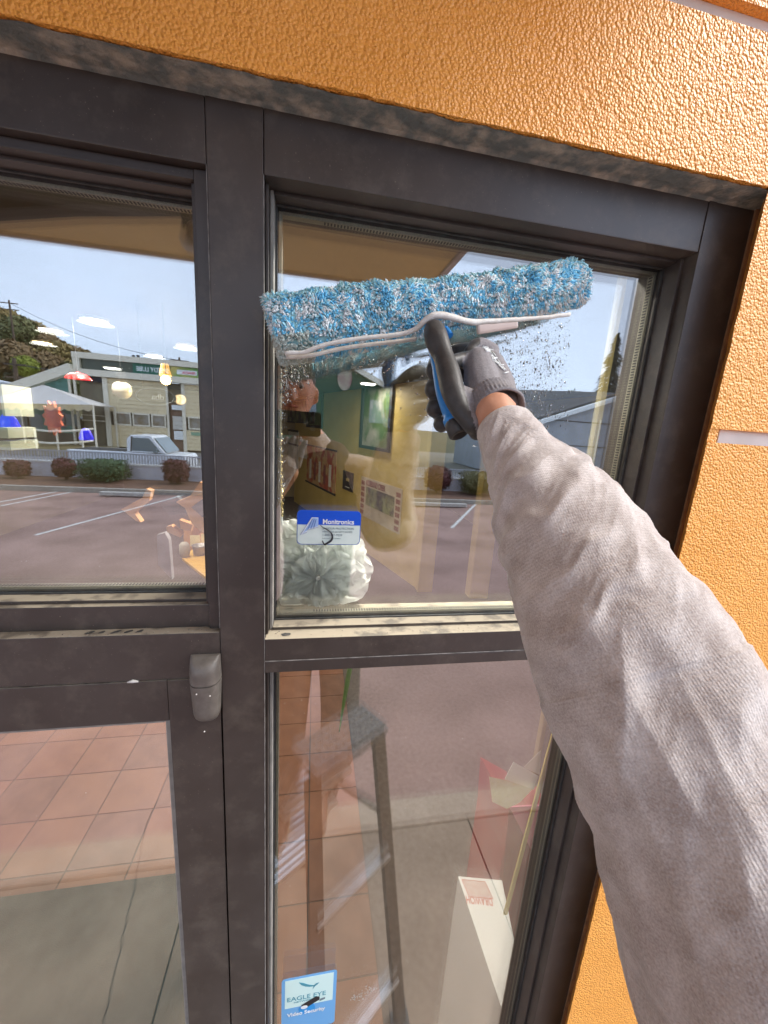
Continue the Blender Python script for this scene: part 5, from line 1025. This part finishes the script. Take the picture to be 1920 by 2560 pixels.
# ---- gloved right hand
def D(px, py, zc): return tuple(dep(px, py, zc))
def rr_(rpx, zc): return rpx/F*zc
def chn(*q): return [(D(a, b, c), rr_(r_, c)) for a, b, c, r_ in q]
glove = blob('right_glove', [
    chn((1086, 826, .448, 27), (1092, 850, .442, 31), (1108, 890, .436, 27), (1122, 935, .428, 31), (1132, 977, .421, 31), (1150, 1020, .415, 27), (1182, 1062, .410, 26)),       # thumb along the handle, ball of the thumb
    chn((1160, 1000, .425, 34), (1182, 1050, .418, 30), (1190, 1086, .414, 16)),
    chn((1196, 905, .462, 36), (1205, 960, .445, 46), (1225, 1015, .425, 48)),                                                                           # palm
    chn((1228, 912, .475, 34), (1246, 962, .455, 40), (1255, 1010, .43, 42)),
    chn((1205, 895, .49, 32), (1222, 950, .48, 40), (1235, 1010, .44, 46)),
    chn((1200, 888, .485, 30), (1150, 880, .515, 22), (1100, 900, .520, 23), (1086, 926, .480, 23)),
    chn((1215, 930, .500, 28), (1150, 935, .530, 22), (1100, 948, .522, 24), (1085, 974, .480, 25)),
    chn((1222, 975, .500, 28), (1160, 990, .525, 21), (1104, 998, .518, 24), (1088, 1022, .476, 24)),
    chn((1225, 1010, .480, 26), (1170, 1040, .505, 20), (1118, 1044, .505, 23), (1104, 1060, .468, 22)),
    chn((1172, 880, .470, 14), (1196, 866, .478, 22), (1225, 880, .482, 24)),
    chn((1128, 905, .450, 18), (1155, 900, .462, 20), (1180, 905, .465, 26)),
    ], .0016, [gl_m, GBLK], person, 6)
gm = glove.data; b0 = np.array([D(1140, 868, .46), D(1153, 893, .46), D(1156, 935, .45), D(1160, 975, .44), D(1172, 1020, .425), D(1184, 1060, .42), D(1192, 1105, .41)])
def proj(co):
    q = (co-CAM) @ RM; return 960+F*q[:, 0]/-q[:, 2], 1280-F*q[:, 1]/-q[:, 2], -q[:, 2]
nf = len(gm.polygons); ctr_ = np.zeros(nf*3); gm.polygons.foreach_get('center', ctr_); ctr_ = ctr_.reshape(-1, 3)
px_, py_, pz_ = proj(ctr_); bx_ = np.interp(py_, [860, 893, 935, 975, 1020, 1060, 1105], [1200, 1156, 1157, 1162, 1173, 1186, 1196])
blackm = (px_ < bx_) | ((pz_ > .492) & (px_ < 1215))
gm.polygons.foreach_set('material_index', blackm.astype(np.int32)); gm.shade_smooth()
# ribbed cuff of the glove, a flared sleeve around the wrist
cpath = [np.array((*D(1222, 980, .428), rr_(54, .428))), np.array((*D(1236, 1010, .419), rr_(60, .419))), np.array((*D(1250, 1036, .411), rr_(66, .411)))]
cc = catmull(cpath, 26); v = []; f = []; nv = 160; n_c = len(cc); ax0 = None
for i, q in enumerate(cc):
    t_ = (cpath[-1][:3]-cpath[0][:3]); t_ /= np.linalg.norm(t_)
    if ax0 is None: ax0 = view-t_*view.dot(t_); ax0 /= np.linalg.norm(ax0)
    a2 = np.cross(t_, ax0); fr_ = i/(n_c-1)
    for j in range(nv):
        a = 2*math.pi*j/nv; rr = q[3] + .0007*math.sin(j*2*math.pi/nv*40)*(1 if fr_ < .8 else .3) + (.0014*math.sin(min(1, max(0, (fr_-.82)/.18))*math.pi)) + .0009*noise.noise(Vector((math.cos(a)*2, math.sin(a)*2, fr_*4)))
        if fr_ < .25: rr *= .90+.10*fr_/.25
        v.append(tuple(q[:3]+(ax0*math.cos(a)*.92+a2*math.sin(a))*rr + t_*.010*math.cos(a+math.pi)*fr_))
for i in range(n_c-1):
    for j in range(nv): f.append((i*nv+j, i*nv+(j+1) % nv, (i+1)*nv+(j+1) % nv, (i+1)*nv+j))
b0_ = len(v)
for j in range(nv): p = np.array(v[(n_c-1)*nv+j]); q = cc[-1][:3]; v.append(tuple(p*.95+q*.05)); 
for j in range(nv): p = np.array(v[(n_c-1)*nv+j]); q = cc[-1][:3]; v.append(tuple(p*.93+q*.07 - t_*.02))
for j in range(nv):
    k = (j+1) % nv; f.append(((n_c-1)*nv+j, (n_c-1)*nv+k, b0_+k, b0_+j)); f.append((b0_+j, b0_+k, b0_+nv+k, b0_+nv+j))
gc = mesh('glove_cuff', v, f, gl_m, glove, smooth=True)
# white print on the back of the glove
pr_ = MB()
for k in range(13):
    a = dep(1212+k*4.4, 866+k*5.6+random.uniform(-2, 2), .40); 
    bvh = None
pr_pts = []
from mathutils.bvhtree import BVHTree
tri = BVHTree.FromPolygons([tuple(x_.co) for x_ in gm.vertices], [tuple(p.vertices) for p in gm.polygons])
def onglove(px, py):
    h = tri.ray_cast(Vector(CAM), Vector(ray(px, py))); return (h[0]+h[1]*.0006) if h[0] else None
for k in range(30):
    t = k/29; cx_ = 1213+t*48+random.uniform(-4, 4); cy_ = 866+t*62+random.uniform(-5, 5); ang_ = random.uniform(-.3, 1.4); l_ = random.uniform(4, 10)
    ps = [onglove(cx_+math.cos(ang_)*s_*l_, cy_+math.sin(ang_)*s_*l_) for s_ in (-1, -.3, .4, 1)]
    if all(p is not None for p in ps): pr_.tube(ps, [.0003, .0007, .0007, .0003], 5)
pr_.build('white_print', SWHITE, glove, smooth=True)

# ================================================================== WINDOW WASHER (T-bar with fleece sleeve)
ww = empty('window_washer', at(1090, 850, -.06), label='window washer with blue and white fleece sleeve pressed across the upper pane', cat='window washer')
HBL = mat('handle_blue', (.02, .22, .60), None, .35); TBM = mat('t_bar_grey', (.52, .42, .39), (.58, .48, .44), .5, 20)
hp = [D(1078, 808, .466), D(1088, 870, .456), D(1101, 929, .449), D(1109, 977, .444), D(1124, 1025, .437), D(1140, 1064, .431)]
MB().tube(catmull(hp, 6), [rr_(18, .46)]*12+[rr_(20, .45)]*(5*6+1-12-4)+[rr_(26, .44)]*4, 18).build('handle', HBL, ww, smooth=True)
e1, e2 = np.array(hp[-2]), np.array(hp[-1]); dd = (e2-e1)/np.linalg.norm(e2-e1)
v, f = lathe([(.001, 0), (.0105, 0), (.0115, .004), (.0115, .018), (.0085, .020), (.007, .010), (.001, .010)], (0, 0, 0), 22)
mcap = Matrix.Translation(D(1134, 1052, .432)) @ Vector(dd).to_track_quat('Z', 'Y').to_matrix().to_4x4()
mesh('end_cap', [mcap @ Vector(q) for q in v], f, GBLK, ww, smooth=True)
MB().tube([D(1112, 822, .485), D(1125, 840, .480)], rr_(9, .48), 12).build('t_joint', HBL, ww)
a_, b_ = at(1192, 822, -.020), at(1293, 806, -.012)
MB().bar(a_, b_, .006, .015).build('t_bar', TBM, ww, bevel=.003)
WL, WR_ = Vector(at(688, 826, -.036)), Vector(at(1448, 708, .012)); ax = (WR_-WL); LEN = ax.length; ax.normalize(); up_ = Vector((0, 0, 1))-ax*ax.z; up_.normalize(); fo = up_.cross(ax); fo = -fo if fo.y > 0 else fo
# fo points to the camera side
def R_at(t):                          # half height, half depth along the roll
    hh = .0395+(.0300-.0395)*t + .0022*math.sin(t*9); return hh, .0225-.002*t
bend = lambda t: .006*math.exp(-((t-.50)/.10)**2)    # cloth pushed up over the thumb
def W(t, a, e=0.0):
    hh, hd = R_at(t); c = WL+ax*(LEN*t); kk = bend(t)*(1 if math.cos(a) < .2 else .0)
    return c + up_*((hh+e)*math.cos(a)+ (kk if math.cos(a) < -.3 and math.sin(a) > 0 else 0)) + fo*((hd+e)*math.sin(a))
v = []; f = []; nt_, na_ = 60, 28
for i in range(nt_+1):
    for j in range(na_): v.append(W(i/nt_, 2*math.pi*j/na_, -.004))
for i in range(nt_):
    for j in range(na_): f.append((i*na_+j, i*na_+(j+1) % na_, (i+1)*na_+(j+1) % na_, (i+1)*na_+j))
f.append(tuple(range(na_))); f.append(tuple(nt_*na_+j for j in range(na_-1, -1, -1)))
fl_cols = [mat('fleece_cyan', (.34, .70, .82), (.44, .75, .84), .8, 90, sheen=.3), mat('fleece_blue', (.13, .52, .82), (.20, .60, .85), .8, 90, sheen=.3), mat('fleece_white', (.80, .86, .88), (.72, .78, .80), .85, 90, sheen=.3), mat('fleece_teal', (.26, .54, .60), (.38, .64, .66), .85, 90, sheen=.3), mat('fleece_wet_cream', (.48, .56, .52), (.55, .60, .55), .6, 60)]
core = mesh('backing_cloth', v, f, fl_cols[3], ww, smooth=True)
SA = math.pi*.66                       # angle of the seam on the lower front
n_t = 30000; TV = []; TF = []; TM = []
for k in range(n_t):
    t = rng.random(); a = rng.random()*2*math.pi
    endk = 0
    if rng.random() < .10: t = rng.choice([0., 1.]); endk = 1; sgn = -1 if t == 0 else 1; t += rng.normal()*.003
    p = W(min(1, max(0, t)), a, -.003)
    if endk: rad = math.sqrt(rng.random()); c = WL+ax*(LEN*(0 if sgn < 0 else 1)); p = c+(p-c)*rad
    n0 = (W(min(1, max(0, t)), a, .01)-W(min(1, max(0, t)), a, 0)).normalized()
    if endk: n0 = (n0*.5+ax*sgn).normalized()
    if math.sin(a) > 0 and abs(a-SA-.02) < .05 and not endk and t > .02: continue
    clump = Vector((noise.noise(p*55), noise.noise(p*55+Vector((7, 0, 0))), noise.noise(p*55+Vector((0, 9, 0)))))
    comb = -ax*.65*(1 if t < .8 else -.9) - up_*.85 if math.cos(a) > -.35 or math.sin(a) > 0 else -up_*.6-ax*.2
    d1 = (n0*.62 + comb*.75 + clump*1.5 + Vector(rng.normal(size=3)*.28)).normalized()
    wet = (t < .09 and math.cos(a) < -.2)
    L1 = rng.uniform(.0042, .0078)*(1.25 if endk else 1)
    d2 = (d1 + clump*.9 - up_*.35 + Vector(rng.normal(size=3)*.25)).normalized()
    w_ = rng.uniform(.0010, .0017)
    s1v = d1.orthogonal().normalized(); s2v = d1.cross(s1v)
    q0, q1, q2 = p, p+d1*L1*.55, p+d1*L1*.55+d2*L1*.5
    b0 = len(TV)
    for (q, ww_) in ((q0, w_*.8), (q1, w_)):
        for m_ in range(3): an_ = m_*2.094; TV.append(q+(s1v*math.cos(an_)+s2v*math.sin(an_))*ww_)
    TV.append(q2)
    for m_ in range(3): n_m = (m_+1) % 3; TF += [(b0+m_, b0+n_m, b0+3+n_m, b0+3+m_), (b0+3+m_, b0+3+n_m, b0+6)]
    g = noise.noise(p*170)+.35*noise.noise(p*45+Vector((3, 3, 3)))+rng.normal()*.16; topd = math.cos(a) > .75
    mi = 4 if wet else (3 if topd and rng.random() < .55 else (2 if g > .12 else (0 if g > -.14 else 1)))
    TM += [mi]*6
me = bpy.data.meshes.new('fleece_pile'); me.from_pydata([tuple(q) for q in TV], [], TF); me.polygons.foreach_set('material_index', TM); me.shade_smooth(); link('fleece_pile', me, ww, fl_cols)['kind'] = 'stuff'
# white binding along the opening: two rolled hems that part over the thumb
BIND = mat('white_binding', (.68, .66, .62), (.58, .55, .50), .8, 140, bump=.4, bscale=500, bdist=.0006)
seam = [at(*p, Y) for p, Y in (((712, 884), -.060), ((760, 880), -.062), ((800, 866), -.064), ((860, 852), -.065), ((930, 843), -.066), ((1000, 836), -.068), ((1040, 822), -.073), ((1064, 800), -.080), ((1092, 788), -.082), ((1125, 792), -.078), ((1170, 804), -.066), ((1215, 804), -.056), ((1270, 800), -.048), ((1330, 796), -.040), ((1380, 792), -.034), ((1424, 786), -.028))]
sm_ = catmull([tuple(p) for p in seam], 6)
MB().tube([Vector(p)+Vector((0, 0, .0007*noise.noise(Vector((i*.25, 0, 0))))) for i, p in enumerate(sm_)], [.0025+.0016*math.exp(-((i-52)/16)**2)+.0006*noise.noise(Vector((i*.3, 4, 0))) for i in range(len(sm_))], 12).build('seam_binding', BIND, ww, smooth=True)
lo_ = [at(*p, -.052) for p in ((715, 893), (780, 888), (850, 872), (920, 862), (990, 854), (1040, 848))]
MB().tube(catmull([tuple(p) for p in lo_], 6), .0025, 10).build('seam_binding', BIND, ww, smooth=True)

# ================================================================== WATER ON THE GLASS
m = bpy.data.materials.new('water'); m.use_nodes = True; _b = m.node_tree.nodes['Principled BSDF']; _b.inputs['Base Color'].default_value = (1, 1, 1, 1); _b.inputs['Transmission Weight'].default_value = 1; _b.inputs['IOR'].default_value = 1.33; _b.inputs['Roughness'].default_value = .02; WATER = m
DV = []; DF = []
def drop(px, py, r_, sz=1.0):
    c = at(px, py, GL-.0001); n0 = len(DV); rings = 3; seg = 9
    for i in range(rings+1):
        a = (math.pi/2)*i/rings; rr = r_*math.cos(a); h = r_*.5*math.sin(a)
        if i == rings: DV.append((c.x, c.y-h, c.z)); break
        for k in range(seg): b = 2*math.pi*k/seg; DV.append((c.x+rr*math.cos(b), c.y-h, c.z+rr*math.sin(b)*sz*(1.25 if math.sin(b) < 0 else 1)))
    for i in range(rings-1):
        for k in range(seg): a = n0+i*seg+k; b = n0+i*seg+(k+1) % seg; DF.append((a, b, b+seg, a+seg))
    for k in range(seg): DF.append((n0+(rings-1)*seg+k, n0+(rings-1)*seg+(k+1) % seg, n0+rings*seg))
    DF.append(tuple(n0+k for k in range(seg))[::-1])
def water(x0, x1, y0, y1, n, f_):
    k = 0
    while k < n:
        x, y_ = rng.uniform(x0, x1), rng.uniform(y0, y1)
        if rng.random() > f_(x, y_): k += .15; continue
        drop(x, y_, .00038+.0011*rng.random()**2.2, rng.uniform(.9, 1.5)); k += 1
water(1170, 1425, 800, 1120, 1350, lambda x, y_: max(0, min(1, (x-1150)/110))*(1 if x < 1405 else .4)*(1 if y_ < 1040 else .45)*(.35+.65*(noise.noise(Vector((x*.02, y_*.02, 0)))+.5)))
water(700, 780, 890, 1010, 420, lambda x, y_: 1-(y_-890)/140*.8-(x-700)/140); water(880, 990, 885, 940, 110, lambda x, y_: .6); water(1000, 1070, 880, 1060, 60, lambda x, y_: .5)
water(697, 712, 900, 1260, 120, lambda x, y_: .9)
me = bpy.data.meshes.new('water_droplets'); me.from_pydata(DV, [], DF); me.shade_smooth(); o = link('water_droplets', me, None, WATER); tag(o, 'beads and runs of water left on the wet glass around the washer', 'water', kind='stuff')
# a drip hanging below the wet left end
MB().tube([at(*p, GL-.001) for p in ((716, 900), (714, 930), (716, 955), (713, 975))], [.0016, .0009, .0006, .0013], 8).build('water_run', WATER, smooth=True, label='thin run of water below the left end of the fleece', cat='water')

# dried specks and a wiped smear on the dirty lower panes
SPK = mat('dried_speck', (.62, .60, .55), (.45, .43, .38), .8, 200)
SV = []; SFc = []
def speck(px, py, r_, Y=GL-.0003, st=1.0):
    c = at(px, py, Y); n0 = len(SV); k = 6; a0 = rng.random()*6
    for i in range(k):
        a = a0+2*math.pi*i/k; q = r_*rng.uniform(.6, 1.3); SV.append((c.x+q*math.cos(a), c.y, c.z+q*math.sin(a)*st))
    SFc.append(tuple(range(n0, n0+k)))
for i in range(230): speck(rng.uniform(700, 1340), rng.uniform(1700, 2540), .00018+.00045*rng.random()**3, st=rng.uniform(.8, 1.6))
for i in range(70): speck(rng.uniform(700, 1500), rng.uniform(1000, 1520), .00015+.0003*rng.random()**3)
for i in range(60): speck(rng.uniform(5, 500), rng.uniform(700, 1470), .00015+.0003*rng.random()**3)
for i in range(90): t = rng.random(); speck(880+60*t+rng.normal()*3, 2498-28*t+rng.normal()*6*(1-abs(2*t-1)+.3), .0006+.0009*rng.random())
for i in range(60): speck(rng.uniform(5, 400), rng.uniform(1850, 2540), .0002+.0004*rng.random()**3, Y=.0297)
me = bpy.data.meshes.new('dried_specks'); me.from_pydata(SV, [], SFc); o = link('dried_specks', me, None, SPK); tag(o, 'dried dirt specks and a small pale smear on the unwashed panes', 'dirt', kind='stuff')
# crusty debris along the dusty ledges
GV = MB()
for i in range(150):
    if i % 2: x = rng.uniform(-.4, -.135); z = 2.2382; y_ = rng.uniform(.002, .011)
    else: x = rng.uniform(-.06, .42); z = 2.2237; y_ = rng.uniform(.003, .027)
    r_ = .00025+.0007*rng.random()**3; GV.box((x-r_, y_-r_, z), (x+r_*rng.uniform(.6, 1.6), y_+r_, z+r_))
GV.build('ledge_grit', mat('pale_grit', (.45, .40, .32), (.12, .10, .09), .9, 300), fr, kind='stuff')
